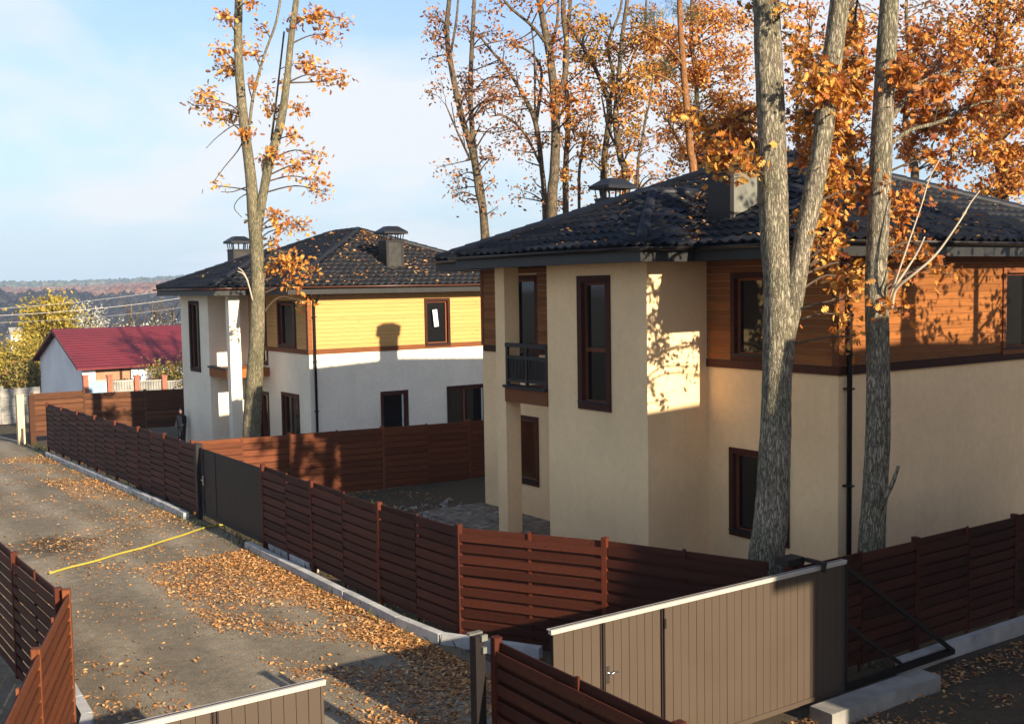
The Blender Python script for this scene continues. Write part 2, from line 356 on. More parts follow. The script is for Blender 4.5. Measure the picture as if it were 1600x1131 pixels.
def tracks():
    m = M['road']; N, L = m.node_tree.nodes, m.node_tree.links; b = N['Principled BSDF']; src = b.inputs['Base Color'].links[0].from_socket
    g = N.new('ShaderNodeNewGeometry'); sx = N.new('ShaderNodeSeparateXYZ'); L.new(g.outputs['Position'], sx.inputs[0])
    nn = N.new('ShaderNodeTexNoise'); nn.inputs['Scale'].default_value = .25; nn.inputs['Detail'].default_value = 5; L.new(g.outputs['Position'], nn.inputs['Vector'])
    ad = N.new('ShaderNodeMath'); ad.operation = 'MULTIPLY_ADD'; ad.inputs[1].default_value = 1.6; L.new(nn.outputs['Fac'], ad.inputs[0]); L.new(sx.outputs[0], ad.inputs[2])
    wv = N.new('ShaderNodeMath'); wv.operation = 'MULTIPLY'; wv.inputs[1].default_value = 3.7; L.new(ad.outputs[0], wv.inputs[0])
    sn = N.new('ShaderNodeMath'); sn.operation = 'SINE'; L.new(wv.outputs[0], sn.inputs[0])
    mr = N.new('ShaderNodeMapRange'); mr.inputs[1].default_value = -.2; mr.inputs[2].default_value = 1; mr.inputs[3].default_value = .86; mr.inputs[4].default_value = 1.22; L.new(sn.outputs[0], mr.inputs[0])
    mx = N.new('ShaderNodeMix'); mx.data_type = 'RGBA'; mx.blend_type = 'MULTIPLY'; mx.inputs[0].default_value = .8
    L.new(src, mx.inputs[6]); L.new(mr.outputs[0], mx.inputs[7])
    vo = N.new('ShaderNodeTexVoronoi'); vo.inputs['Scale'].default_value = 16; L.new(g.outputs['Position'], vo.inputs['Vector'])
    rr_ = ramp(N, [(.0, (1.7, 1.65, 1.55)), (.16, (1, 1, 1))]); L.new(vo.outputs['Distance'], rr_.inputs[0])
    m2 = N.new('ShaderNodeMix'); m2.data_type = 'RGBA'; m2.blend_type = 'MULTIPLY'; m2.inputs[0].default_value = .7
    L.new(mx.outputs[2], m2.inputs[6]); L.new(rr_.outputs[0], m2.inputs[7]); L.new(m2.outputs[2], b.inputs['Base Color'])
tracks()
dark_patch('road', 5.5, 27.6, 1.0, .42)

# ------------------------------------------------------------------ ground, road, hills
def gz(x, y):                         # lie of the land
    z = 0.0
    if y > 30: z -= .021 * (y - 30)
    if y > 52: z -= .03 * (y - 52)
    if y > 90: z -= .05 * (y - 90)
    if y > 170: z += .05 * (y - 170)
    if x > 11 and y > 29.3: z -= .25 * min(1, (x - 11) / 2) * min(1, (y - 29.3) / 3) if y < 60 else .25 * min(1, (x - 11) / 2)
    if x > 28 and y < 60: z += .035 * (x - 28)
    return max(z, -26)
def sheet(name, xs, ys, mat, zf, kind='structure'):
    m = MB(); nx = len(xs)
    m.v = [(x, y, zf(x, y)) for y in ys for x in xs]
    m.f = [(j * nx + i, j * nx + i + 1, (j + 1) * nx + i + 1, (j + 1) * nx + i) for j in range(len(ys) - 1) for i in range(nx - 1)]
    o = m.build(name, mat, smooth=True); tag(o, kind=kind); return o
xs = sorted(set(list(np.arange(-20, 40, 1.0)) + list(np.arange(-140, -20, 12.)) + list(np.arange(40, 200, 12.)) + [-700, -400, -250, 300, 450, 700]))
ys = sorted(set(list(np.arange(-15, 62, 1.0)) + list(np.arange(62, 200, 6.)) + [-120, -60, -30, 230, 280, 340, 420]))
g_o = sheet('ground', xs, ys, M['soil'], lambda x, y: gz(x, y) + (.03 * math.sin(x * 2.1 + y) * math.cos(y * 1.7) if 9.6 < x < 30 and y < 60 else 0) - .02)
tag(g_o, 'bare brown soil of the yards and plots', 'ground')
rd = sheet('road', list(np.arange(-4, 9.4, .6)) + [9.4], list(np.arange(-10, 64, 1.0)), M['road'], lambda x, y: gz(5, y) + .004 + .012 * math.sin(x * 1.3) * math.sin(y * .9))
tag(rd, 'grey gravel road strewn with leaves between the fences', 'road')

def leafy(name, P, mat, size, tmpl, normal_bias=None, parent=None, up=None, sizevar=.5, seed=1):
    """one mesh of many leaves at the points P"""
    r = np.random.default_rng(seed); P = np.asarray(P, float); n = len(P)
    T, F = tmpl
    a = r.normal(size=(n, 3))
    if up is not None: a = a * up[1] + np.array(up[0])
    a /= np.linalg.norm(a, axis=1)[:, None]          # leaf normal
    b = r.normal(size=(n, 3))
    if normal_bias is not None: b = b + np.array(normal_bias)
    b -= (b * a).sum(1)[:, None] * a; b /= np.linalg.norm(b, axis=1)[:, None]
    c = np.cross(a, b)
    s = size * (1 + sizevar * r.uniform(-1, 1, n))
    V = P[:, None, :] + s[:, None, None] * (T[None, :, 0:1] * b[:, None, :] + T[None, :, 1:2] * c[:, None, :] + T[None, :, 2:3] * a[:, None, :])
    k = len(T); V = V.reshape(-1, 3)
    me = bpy.data.meshes.new(name)
    nl = sum(len(f) for f in F); me.vertices.add(n * k); me.vertices.foreach_set('co', V.ravel())
    base = np.concatenate([np.array(f) for f in F])
    loops = (base[None, :] + (np.arange(n) * k)[:, None]).ravel()
    me.loops.add(n * nl); me.loops.foreach_set('vertex_index', loops.astype(np.int32))
    lens = np.array([len(f) for f in F]); st = np.concatenate([[0], np.cumsum(lens)[:-1]])
    me.polygons.add(n * len(F))
    me.polygons.foreach_set('loop_start', (st[None, :] + (np.arange(n) * nl)[:, None]).ravel().astype(np.int32))
    me.update(calc_edges=True); me.validate()
    o = link(name, me, mat)
    if parent is not None: place(o, parent)
    return o
def oak():
    R = [(0, .0), (.10, .03), (.20, .20), (.30, .08), (.42, .36), (.54, .12), (.68, .40), (.76, .15), (.92, .22)]
    pts = [(x, y) for x, y in R] + [(1.0, 0)] + [(x, -y) for x, y in R[:0:-1]]
    T = np.array([(x, y, .22 * abs(y) - .20 * x * x) for x, y in pts])
    n = len(T); h = 9
    F = [tuple(range(0, h + 1)), tuple([0] + list(range(h, n)))]
    return T, F
OAK = oak()
SIMPLE = (np.array([(0, 0, 0), (.35, .27, .08), (.7, .2, .03), (1, 0, -.12), (.62, -.25, .06), (.3, -.2, .07)]), [(0, 1, 2, 3), (0, 3, 4, 5)])
NEEDLE = (np.array([(0, 0, 0), (.5, .05, 0), (1, 0, 0), (.5, -.05, 0)]), [(0, 1, 2, 3)])
BLADE = (np.array([(0, .06, 0), (0, -.06, 0), (.6, -.04, .05), (1, 0, .22), (.6, .04, .05)]), [(0, 1, 2, 3, 4)])

# far wooded hills, each wood one mass
def blob_tmpl():
    T = [(0, 0, 1.0)]; F = []
    for j, (r, z) in enumerate(((.34, .78), (.5, .38), (.36, 0))):
        for k in range(6):
            t = k * math.pi / 3 + j * .5; T.append((r * math.cos(t), r * math.sin(t), z))
    for k in range(6):
        F.append((0, 1 + k, 1 + (k + 1) % 6))
        for j in range(2): F.append((1 + j * 6 + k, 7 + j * 6 + k, 7 + j * 6 + (k + 1) % 6, 1 + j * 6 + (k + 1) % 6))
    return np.array(T), F
def hillwood(name, mat, n, lo, hi, az0, az1, zf, h0, h1, label, seed, slim=1.0):
    r = np.random.default_rng(seed); T, F = blob_tmpl()
    V = []; FF = []
    m = MB()
    for i in range(n):
        az = r.uniform(az0, az1); d = lo + (hi - lo) * r.random() ** .8
        x, y = d * math.sin(az), d * math.cos(az); z = zf(d, az); h = r.uniform(h0, h1); w = h * slim * r.uniform(.7, 1.2); a = r.uniform(0, 6.28)
        c, s = math.cos(a), math.sin(a)
        j = r.uniform(.8, 1.2, (len(T), 3))
        Q = T * j
        m.add([(x + w * (c * q[0] - s * q[1]), y + w * (s * q[0] + c * q[1]), z + h * q[2]) for q in Q], F)
    o = m.build(name, mat, smooth=True); tag(o, label, 'woods', kind='stuff'); return o
# azimuth measured from +Y towards +X in world axes
def haz(x):
    d = ray(x, 460); return math.atan2(d[0], d[1])
def slope1(d, az): return -30 + (d - 430) / 470 * 27 + 2.0 * math.sin(az * 40)
def slope2(d, az): return -4 + max(0, d - 900) / 1500 * 20 + 5 * math.sin(az * 17 + 1) + (az - haz(0)) * 26
def hillsheet(name, lo, hi, zf, mat, label):
    m = MB(); ds = np.linspace(lo, hi, 12); azs = np.linspace(-1.2, 1.9, 90)
    m.v = [(d * math.sin(a), d * math.cos(a), zf(d, a)) for d in ds for a in azs]; k = len(azs)
    m.f = [(j * k + i, j * k + i + 1, (j + 1) * k + i + 1, (j + 1) * k + i) for j in range(11) for i in range(k - 1)]
    o = m.build(name, mat, smooth=True); tag(o, label, 'hill', kind='structure')
hillsheet('hill', 380, 910, slope1, M['far_ground'], 'near side of the valley far behind the fence')
hillsheet('hill', 905, 2500, slope2, M['wood_russet'], 'far russet hill on the skyline')
a0, a1 = haz(-60), haz(420)
hillwood('shaded_bare_woods', M['wood_bare_shaded'], 2600, 440, 900, a0, a1, slope1, 7, 12, 'bare valley woods coloured dark for cloud shadow, below the skyline hill', 3)
hillwood('russet_woods', M['wood_russet'], 2600, 900, 2000, a0, a1, slope2, 8, 14, 'russet autumn woods on the far hillside', 4, 1.2)
hillwood('pine_woods', M['wood_pine'], 1500, 2050, 2480, a0, a1, lambda d, a: slope2(d, a) - 2, 14, 22, 'grey green woods along the skyline', 5, 1.3)

# ------------------------------------------------------------------ houses
def wall_face(m, axis, c, u0, u1, z0, z1, holes, sgn, rev=.14):
    """wall in the plane axis=c with window openings; sgn: outward direction along the axis"""
    us = sorted({u0, u1, *[h[0] for h in holes], *[h[1] for h in holes]}); zs = sorted({z0, z1, *[h[2] for h in holes], *[h[3] for h in holes]})
    P = (lambda u, z, o=0: (c - sgn * o, u, z)) if axis == 'X' else (lambda u, z, o=0: (u, c - sgn * o, z))
    for a, b in zip(us, us[1:]):
        for d, e in zip(zs, zs[1:]):
            um, zm = (a + b) / 2, (d + e) / 2
            if any(h[0] < um < h[1] and h[2] < zm < h[3] for h in holes): continue
            m.quad(P(a, d), P(b, d), P(b, e), P(a, e))
    for h in holes:
        a, b, d, e = h
        m.quad(P(a, d), P(b, d), P(b, d, rev), P(a, d, rev)); m.quad(P(a, e), P(b, e), P(b, e, rev), P(a, e, rev))
        m.quad(P(a, d), P(a, e), P(a, e, rev), P(a, d, rev)); m.quad(P(b, d), P(b, e), P(b, e, rev), P(b, d, rev))
def window(house, axis, c, u0, u1, z0, z1, sgn, bars=(), trim='trim_dark', tw=.11, glass='glass', sill=True, pale=False, name='window'):
    """surround with pane, sash and sill; the outer size is u0..u1, z0..z1"""
    B = (lambda m, a, b, d, e, o0, o1: m.box((c + sgn * o0, a, d), (c + sgn * o1, b, e))) if axis == 'X' else (lambda m, a, b, d, e, o0, o1: m.box((a, c + sgn * o0, d), (b, c + sgn * o1, e)))
    m = MB()
    B(m, u0, u0 + tw, z0, z1, -.10, .035); B(m, u1 - tw, u1, z0, z1, -.10, .035)
    B(m, u0 + tw, u1 - tw, z1 - tw, z1, -.10, .033); B(m, u0 + tw, u1 - tw, z0, z0 + tw, -.10, .033)
    w = m.build(name, M[trim], house)
    m = MB(); s = .055; a, b, d, e = u0 + tw, u1 - tw, z0 + tw, z1 - tw
    B(m, a, a + s, d, e, -.13, -.07); B(m, b - s, b, d, e, -.13, -.07); B(m, a + s, b - s, d, d + s, -.13, -.072); B(m, a + s, b - s, e - s, e, -.13, -.072)
    for kind, q in bars:
        if kind == 'h': B(m, a + s, b - s, q - .04, q + .04, -.13, -.068)
        else: B(m, q - .05, q + .05, d + s, e - s, -.13, -.066)
    m.build('sash', M['sash'], w)
    m = MB(); B(m, a + .01, b - .01, d + .01, e - .01, -.115, -.105); m.build('pane', M[glass], w)
    if pale:
        m = MB(); B(m, b - s - .05, b - s, d + s, e - s, -.104, -.075); m.build('inner_frame', M['paper'], w)
    if sill:
        m = MB(); B(m, u0 + .02, u1 - .02, z0 + tw, z0 + tw + .025, -.068, .07); m.build('sill', M['roof_metal'], w)
    return w

def tile_tmpl(w, L, A=.05, th=.045):
    n = 8; T = []; 
    for k in range(n + 1):
        s = k / n; h = A * (math.cos(2 * math.pi * (s - .5)) * .5 + .5) ** 1.3
        T.append((s * w, h))
    v = [(s, -.02, h + .045) for s, h in T] + [(s, L + .05, h + .0) for s, h in T] + [(s, -.02, h + .045 - th) for s, h in T]
    m = n + 1
    f = [(k, k + 1, m + k + 1, m + k) for k in range(n)] + [(2 * m + k, 2 * m + k + 1, k + 1, k) for k in range(n)]
    return v, f
TW, TL = .29, .41
TV, TF = tile_tmpl(TW, TL)
def inside(p, poly):
    x, y = p; c = False; j = len(poly) - 1
    for i in range(len(poly)):
        xi, yi = poly[i]; xj, yj = poly[j]
        if (yi > y) != (yj > y) and x < (xj - xi) * (y - yi) / (yj - yi) + xi: c = not c
        j = i
    return c
tile_mesh = None
def roof_slope(roof, house, o3, e_dir, up2, tanp, poly, pick):
    """tiles over the plan polygon poly; o3 eave origin, e_dir along the eave, up2 plan direction upslope"""
    global tile_mesh
    cosp = 1 / math.sqrt(1 + tanp * tanp)
    E3 = Vector((e_dir[0], e_dir[1], 0)); U3 = Vector((up2[0], up2[1], tanp)).normalized(); N3 = E3.cross(U3)
    if N3.z < 0: N3 = -N3
    O = Vector(o3)
    ss = [(Vector((q[0], q[1], O.z)) - O).dot(E3) for q in poly]; tt = [((q[0] - O.x) * up2[0] + (q[1] - O.y) * up2[1]) / cosp for q in poly]
    stp = [(a, b) for a, b in zip(ss, tt)]
    s0, s1 = min(ss), max(ss); t1 = max(tt)
    rest = MB(); ind = []
    nrow = int(t1 / TL) + 1
    for j in range(nrow):
        for i in range(int((s1 - s0) / TW) + 2):
            a = s0 + (i - .5) * TW; t = j * TL
            cs = [(a + .02, t + .03), (a + TW - .02, t + .03), (a + .02, t + TL - .05), (a + TW - .02, t + TL - .05)]
            k = sum(inside(q, stp) for q in cs)
            if k == 0: continue
            P = O + E3 * a + U3 * t
            if k == 4 and pick: ind.append(P); continue
            vv = []
            for s, tl, h in TV:
                vv.append(P + E3 * s + U3 * tl + N3 * h)
            rest.add(vv, TF)
    return rest, ind, (E3, U3, N3)
def cut(me_o, planes):
    bm = bmesh.new(); bm.from_mesh(me_o.data)
    for co, no in planes:
        bmesh.ops.bisect_plane(bm, geom=bm.verts[:] + bm.edges[:] + bm.faces[:], plane_co=co, plane_no=no, clear_outer=True)
    bm.to_mesh(me_o.data); bm.free()
TILECOUNT = [0]
def make_house(name, label, P, st, cl, detail=2):
    """P: X0 front, X2 back, XT tower front, Yr, Yl right and left walls, t0,t1 tower, c0,c1 column, zb base"""
    X0, X2, XT, Yr, Yl, t0, t1, c0, c1, zb = [P[k] for k in ('X0', 'X2', 'XT', 'Yr', 'Yl', 't0', 't1', 'c0', 'c1', 'zb')]
    H = empty(name, (X0, Yr, zb)); tag(H, label, 'house')
    S = M[st]; zs = zb + 6.47; zband = zb + 4.27
    holes_f, holes_r, holes_t = P.get('hf', []), P.get('hr', []), P.get('ht', [])
    sh = lambda hs: [(a + .03, b - .03, c + .03, d - .03) for a, b, c, d, *k in hs]
    m = MB()
    wall_face(m, 'X', X0, Yr, Yl, zb - .6, zs, sh(holes_f), -1); wall_face(m, 'Y', Yr, X0, X2, zb - .6, zs, sh(holes_r), -1)
    wall_face(m, 'X', X2, Yr, Yl, zb - .6, zs, [], 1); wall_face(m, 'Y', Yl, X0, X2, zb - .6, zs, [], 1)
    m.build('wall', S, H)
    m = MB()
    wall_face(m, 'X', XT, t0, t1, zb - .6, zs, sh(holes_t), -1); wall_face(m, 'Y', t0, XT, X0, zb - .6, zs, [], -1); wall_face(m, 'Y', t1, XT, X0, zb - .6, zs, [], 1)
    m.build('tower_wall', S, H)
    boxobj('column', (XT, c0, zb - .6), (XT + .42, c1, zs), S, H)
    # balcony between tower and column
    b0, b1 = (t1, c0) if c0 > t1 else (c1, t0)
    boxobj('balcony_slab', (XT - .03, b0 + .004, zb + 3.28), (X0, b1 - .004, zb + 3.62), M['trim_mid'] if st == 'stucco_tan' else M['clad_brown_x'], H)
    boxobj('balcony_coping', (XT - .10, b0 + .004, zb + 3.62), (XT + .18, b1 - .004, zb + 3.68), M['roof_metal'], H)
    if P.get('rail'):
        r = MB(); zt = zb + 4.58
        r.box((XT - .03, b0 + .03, zt), (XT + .08, b1 - .03, zt + .09)); r.box((XT, b0 + .03, zt - .28), (XT + .05, b1 - .03, zt - .20)); r.box((XT, b0 + .03, zb + 3.76), (XT + .05, b1 - .03, zb + 3.83))
        ym = (b0 + b1) / 2
        for y in (b0 + .06, ym, b1 - .06): r.box((XT - .004, y - .035, zb + 3.69), (XT + .054, y + .035, zt))
        R = r.build('railing', M['steel_dark'], H)
        y = b0 + .14
        while y < b1 - .12:
            if abs(y - ym) > .05: piece('baluster', M['steel_dark'], (XT + .025, y, zb + 4.065), (.02, .03, .46), 0, R)
            y += .058
    # cladding: planks, band boards and corner trims
    wood = 'clad_brown' if cl == 'brown' else 'clad_yellow'; trim = M['trim_dark'] if cl == 'brown' else M['trim_mid']
    if detail:
        def seg(u0, u1, holes, zl):
            cuts = [(u0, u1)]
            for a, b, c, d, *k in holes:
                if c < zl < d:
                    cuts = [q for p in cuts for q in ((p[0], min(p[1], a)), (max(p[0], b), p[1])) if q[1] - q[0] > .02]
            return cuts
        ph = (zs - zband - .17) / 14
        fr = [(Yr + .12, t0), (t1, Yl - .12)]
        if P.get('right_end_tower'): fr = [(Yr + .12, t0)]
        for k in range(14):
            z = zband + .17 + (k + .5) * ph
            for u0, u1 in fr:
                for a, b in seg(u0, u1, holes_f, z): piece('plank', M[wood + '_y'], (X0 - .014, (a + b) / 2, z), (.028, b - a, ph - .009), 0, H)
            for a, b in seg(X0 + .12, X2, holes_r, z): piece('plank', M[wood + '_x'], ((a + b) / 2, Yr - .014, z), (b - a, .028, ph - .009), 0, H)
        for u0, u1 in fr: boxobj('band_board', (X0 - .05, u0 - (.17 if u0 == Yr + .12 else 0), zband), (X0 - .002, u1, zband + .165), trim, H)
        boxobj('band_board', (X0 - .002, Yr - .05, zband), (X2, Yr - .002, zband + .165), trim, H)
        m = MB(); m.box((X0 - .042, Yr - .042, zband + .165), (X0 + .12, Yr - .003, zs)); m.box((X0 - .042, Yr - .003, zband + .165), (X0 - .003, Yr + .12, zs)); m.build('corner_board', M['trim_mid'], H)
        boxobj('corner_board', (X0 - .042, Yl - .12, zband + .165), (X0 - .003, Yl, zs), M['trim_mid'], H)
        for hs, ax, c in ((holes_f, 'X', X0), (holes_r, 'Y', Yr), (holes_t, 'X', XT)):
            for h in hs:
                o = dict(h[4]) if len(h) > 4 else {}
                up = h[2] > zb + 4; cc = c - (.03 if up and c != XT else 0)
                window(H, ax, cc, *h[:4], -1, **o)
        # downpipe
        m = MB(); x = X0 + .24; m.tube([(x, Yr - .62, zb + 6.62), (x, Yr - .60, zb + 6.45), (x - .05, Yr - .14, zb + 6.02), (x - .05, Yr - .10, zb + 5.9), (x - .05, Yr - .10, zb + .1)], .05, 10)
        for z in (4.0, 2.2, 5.6): m.box((x - .115, Yr - .17, zb + z), (x + .015, Yr, zb + z + .035))
        m.build('downpipe', M['gutter'], H, True)
    # roof
    T = .405; ze = zb + 6.74; fx0, fx1 = X0 - 1.0, X2 + .65; fy0, fy1 = Yr - .65, Yl + .65
    half = (fx1 - fx0) / 2; rx = (fx0 + fx1) / 2; zr = ze + half * T
    a = min(t0, c0) - (.65 if t0 < c0 else .52); b = max(t1, c1) + (.52 if t0 < c0 else .65); ex = XT - .72
    hw = (b - a) / 2; ym = (a + b) / 2; zp = ze + hw * T; px = ex + hw; vx = fx0 + hw
    A = {'c00': (fx0, fy0, ze), 'c10': (fx1, fy0, ze), 'c01': (fx0, fy1, ze), 'c11': (fx1, fy1, ze), 'r0': (rx, fy0 + half, zr), 'r1': (rx, fy1 - half, zr)}
    B_ = {'p0': (ex, a, ze), 'p1': (ex, b, ze), 'q0': (fx0, a, ze), 'q1': (fx0, b, ze), 'ap': (px, ym, zp), 'vt': (vx, ym, zp)}
    m = MB(); d = lambda q: (q[0], q[1], q[2] - .02)
    for poly in (('c00', 'c01', 'r1', 'r0'), ('c10', 'c00', 'r0'), ('c11', 'c10', 'r0', 'r1'), ('c01', 'c11', 'r1')): m.quad(*[d(A[k]) for k in poly])
    for poly in (('p1', 'p0', 'ap'), ('p0', 'q0', 'vt', 'ap'), ('q1', 'p1', 'ap', 'vt')): m.quad(*[d(B_[k]) for k in poly])
    ROOF = m.build('roof', M['roof'], H)
    # soffit and fascia
    zf = zb + 6.45
    m = MB(); m.quad((fx0, fy0, zf), (fx1, fy0, zf), (fx1, fy1, zf), (fx0, fy1, zf)); m.build('soffit', M['soffit'], H)
    m = MB(); m.quad((ex, a, zf - .003), (fx0, a, zf - .003), (fx0, b, zf - .003), (ex, b, zf - .003)); m.build('soffit', M['soffit'], H)
    th = .03; z1 = ze - .03
    class FB:
        def box(s_, p, q): boxobj('fascia', p, q, M['fascia'], H)
    m = FB()
    m.box((fx0 - th, fy0 - th, zf - .02), (fx1 + th, fy0, z1)); m.box((fx0 - th, fy1, zf - .02), (fx1 + th, fy1 + th, z1)); m.box((fx1, fy0, zf - .02), (fx1 + th, fy1, z1))
    m.box((fx0 - th, fy0, zf - .02), (fx0, a, z1)); m.box((fx0 - th, b, zf - .02), (fx0, fy1, z1))
    m.box((ex - th, a - th, zf - .02), (ex, b + th, z1)); m.box((ex, a - th, zf - .02), (fx0 - th, a, z1)); m.box((ex, b, zf - .02), (fx0 - th, b + th, z1))
    if detail:
        def gut(pts, nm='gutter'):
            g = MB(); pts = [Vector(p) for p in pts]
            d = (pts[1] - pts[0]).normalized(); s = Vector((d.y, -d.x, 0)); n = 8; r = .075
            vs = []
            for p in pts:
                for k in range(n + 1):
                    t = math.pi * k / n; vs.append(p + s * (r * math.cos(t)) - Vector((0, 0, r * math.sin(t))))
                for k in range(n + 1):
                    t = math.pi * (n - k) / n; vs.append(p + s * ((r - .012) * math.cos(t)) - Vector((0, 0, (r - .012) * math.sin(t))))
            q = 2 * (n + 1)
            g.add(vs, [(k, (k + 1) % q, q + (k + 1) % q, q + k) for k in range(q)] + [tuple(range(q))[::-1], tuple(q + k for k in range(q))])
            g.build(nm, M['gutter' if cl == 'brown' else 'gutter_brown'], H, True)
        zg = ze - .03; o = .03 + .078
        gut([(ex - o, a - o - .05, zg), (ex - o, b + o + .05, zg)]); gut([(ex - o + .08, a - o, zg), (fx0 - o, a - o, zg)])
        gut([(fx0 - o, fy0 - o, zg), (fx0 - o, a - .03, zg)]); gut([(fx0 - o + .08, fy0 - o, zg), (fx1 + o, fy0 - o, zg)])
        gut([(fx0 - o, b + .05, zg), (fx0 - o, fy1 + o, zg)])
        sl = [((fx0, fy0, ze), (0, 1), (1, 0), [A[k][:2] for k in ('c00', 'c01', 'r1', 'r0')], 'f'),
              ((fx0, fy0, ze), (1, 0), (0, 1), [A[k][:2] for k in ('c00', 'c10', 'r0')], 'r'),
              ((ex, a, ze), (0, 1), (1, 0), [B_[k][:2] for k in ('p0', 'p1', 'ap')], 'pf'),
              ((ex, a, ze), (1, 0), (0, 1), [B_[k][:2] for k in ('p0', 'q0', 'vt', 'ap')], 'pr')]
        # the main front slope stops where the porch roof begins
        f_poly = [(fx0, fy0), (fx0, a), (vx, ym), (fx0, b), (fx0, fy1), A['r1'][:2], A['r0'][:2]]
        rest = MB(); cand = []
        for o3, e, u, poly, key in sl:
            if key == 'f': poly = f_poly
            pk = detail == 2 and key in ('pf', 'pr', 'f', 'r')
            r_, ind, fr_ = roof_slope(ROOF, H, o3, e, u, T, poly, pk)
            # trim the border tiles at hips and valleys
            rest.add(r_.v, r_.f)
            cand += [(depth(q), q, fr_) for q in ind]
        cand.sort(key=lambda q: q[0])
        keep = cand[:290] if detail == 2 else []
        # tiles along the near front slope count first
        tm = MB(); tm.add(TV, TF); tme = tm.mesh('tile'); tme.materials.append(M['roof'])
        for dd, q, (E3, U3, N3) in keep:
            t = bpy.data.objects.new('tile', tme); COL.objects.link(t); t.parent = ROOF
            mat = Matrix((E3, U3, N3)).transposed().to_4x4(); mat.translation = q + N3 * random.uniform(-.002, .004); t.matrix_basis = mat
        for dd, q, (E3, U3, N3) in cand[len(keep):]:
            rest.add([q + E3 * s + U3 * t + N3 * h for s, t, h in TV], TF)
        ro = rest.build('tile_field', M['roof'], ROOF, True); tag(ro, kind='stuff')
        # ridge and hip caps
        def cap(p, q, r=.125):
            p, q = Vector(p), Vector(q); d = q - p; L = d.length; n = max(1, int(L / .42)); pts = []; rad = []
            for k in range(n):
                pts += [p + d * (k / n), p + d * ((k + .96) / n)]; rad += [r * 1.06, r * .92]
            c = MB(); c.tube([x + Vector((0, 0, .045)) for x in pts], rad, 10); c.build('ridge_cap', M['roof_metal'], ROOF, True)
        for p, q in (('c00', 'r0'), ('c10', 'r0'), ('c01', 'r1'), ('c11', 'r1'), ('r0', 'r1')): cap(A[p], A[q])
        for p, q in (('p0', 'ap'), ('p1', 'ap'), ('ap', 'vt')): cap(B_[p], B_[q])
        for q in (('q0', 'vt'), ('q1', 'vt')):
            v = MB(); s_, e_ = Vector(B_[q[0]]), Vector(B_[q[1]]); v.bar(s_ + Vector((0, 0, .055)), e_ + Vector((0, 0, .055)), .20, .012)
            v.build('valley_flashing', M['roof_metal'], ROOF)
    return H, dict(ze=ze, fx0=fx0, fy0=fy0, T=T, roof=ROOF, A=A, B=B_)
def chimney(H, c, sx, sy, z0, z1, stone=True, capgap=.26):
    x, y = c; m = MB(); m.box((x - sx / 2, y - sy / 2, z0), (x + sx / 2, y + sy / 2, z1)); C = m.build('chimney', M['chim_dark' if H.location.y > 30 else 'chim_stone'], H)
    m = MB(); e = .03; t = .10
    for ax, ay in ((-1, -1), (1, -1), (-1, 1), (1, 1)):
        m.box((x + ax * (sx / 2 - t), y + ay * (sy / 2 - t), z0), (x + ax * (sx / 2 + .012), y + ay * (sy / 2 + .012), z1 + .002))
    m.box((x - sx / 2 - e, y - sy / 2 - e, z1), (x + sx / 2 + e, y + sy / 2 + e, z1 + .06))
    m.box((x - sx / 2 - .012, y - sy / 2 + t, z0), (x - sx / 2 - .002, y + sy / 2 - t, z1 - .02))
    m.build('flashing', M['steel_dark'], C)
    for ax in (-1, -.35, .35, 1):
        for ay in (-1, 1):
            m = MB(); m.bar((x + ax * sx * .46, y + ay * sy * .46, z1 + .05), (x + ax * sx * .52, y + ay * sy * .52, z1 + .06 + capgap), .03, .03); m.build('cap_leg', M['steel_dark'], C)
    for ay in (-.35, .35):
        for ax in (-1, 1): m = MB(); m.bar((x + ax * sx * .46, y + ay * sy * .46, z1 + .05), (x + ax * sx * .52, y + ay * sy * .52, z1 + .06 + capgap), .03, .03); m.build('cap_leg', M['steel_dark'], C)
    zc = z1 + .05 + capgap; w, d = sx / 2 + .14, sy / 2 + .14; m = MB()
    m.box((x - w, y - d, zc), (x + w, y + d, zc + .09))
    i = .42
    m.add([(x - w, y - d, zc + .09), (x + w, y - d, zc + .09), (x + w, y + d, zc + .09), (x - w, y + d, zc + .09), (x - w * i, y - d * i, zc + .30), (x + w * i, y - d * i, zc + .30), (x + w * i, y + d * i, zc + .30), (x - w * i, y + d * i, zc + .30)],
          [(0, 1, 5, 4), (1, 2, 6, 5), (2, 3, 7, 6), (3, 0, 4, 7), (4, 5, 6, 7)])
    m.build('cap', M['roof_metal'], C)
    return C

PA = dict(X0=16.3, X2=25.8, XT=14.62, Yr=13.1, Yl=25.05, t0=16.45, t1=19.79, c0=21.49, c1=21.88, zb=0.0, rail=True)
PA['hf'] = [(14.25, 15.83, .84, 2.65), (14.2, 15.75, 4.44, 6.2), (22.5, 23.9, .86, 2.66, dict(glass='glass_warm')), (22.45, 23.6, 3.85, 6.28, dict(sill=False))]
PA['hr'] = [(21.5, 22.75, 4.40, 6.22, dict(trim='trim_mid'))]
PA['ht'] = [(17.57, 18.67, 3.34, 6.20, dict(bars=[('h', 4.62)], tw=.15))]
HA, RA = make_house('house', 'tan stucco house with brown plank upper storey and balcony, behind the two big oak trunks', PA, 'stucco_tan', 'brown', 2)
PB = dict(X0=16.3, X2=25.8, XT=14.62, Yr=36.47, Yl=48.8, t0=42.15, t1=45.5, c0=39.84, c1=40.19, zb=-.59)
PB['hf'] = [(37.46, 39.08, .2, 2.17, dict(bars=[('v', 38.4)])), (37.5, 39.18, 3.84, 5.61), (40.36, 41.3, -.5, 2.06, dict(glass='glass_warm', sill=False, name='door')), (40.3, 41.3, 3.1, 5.6, dict(sill=False))]
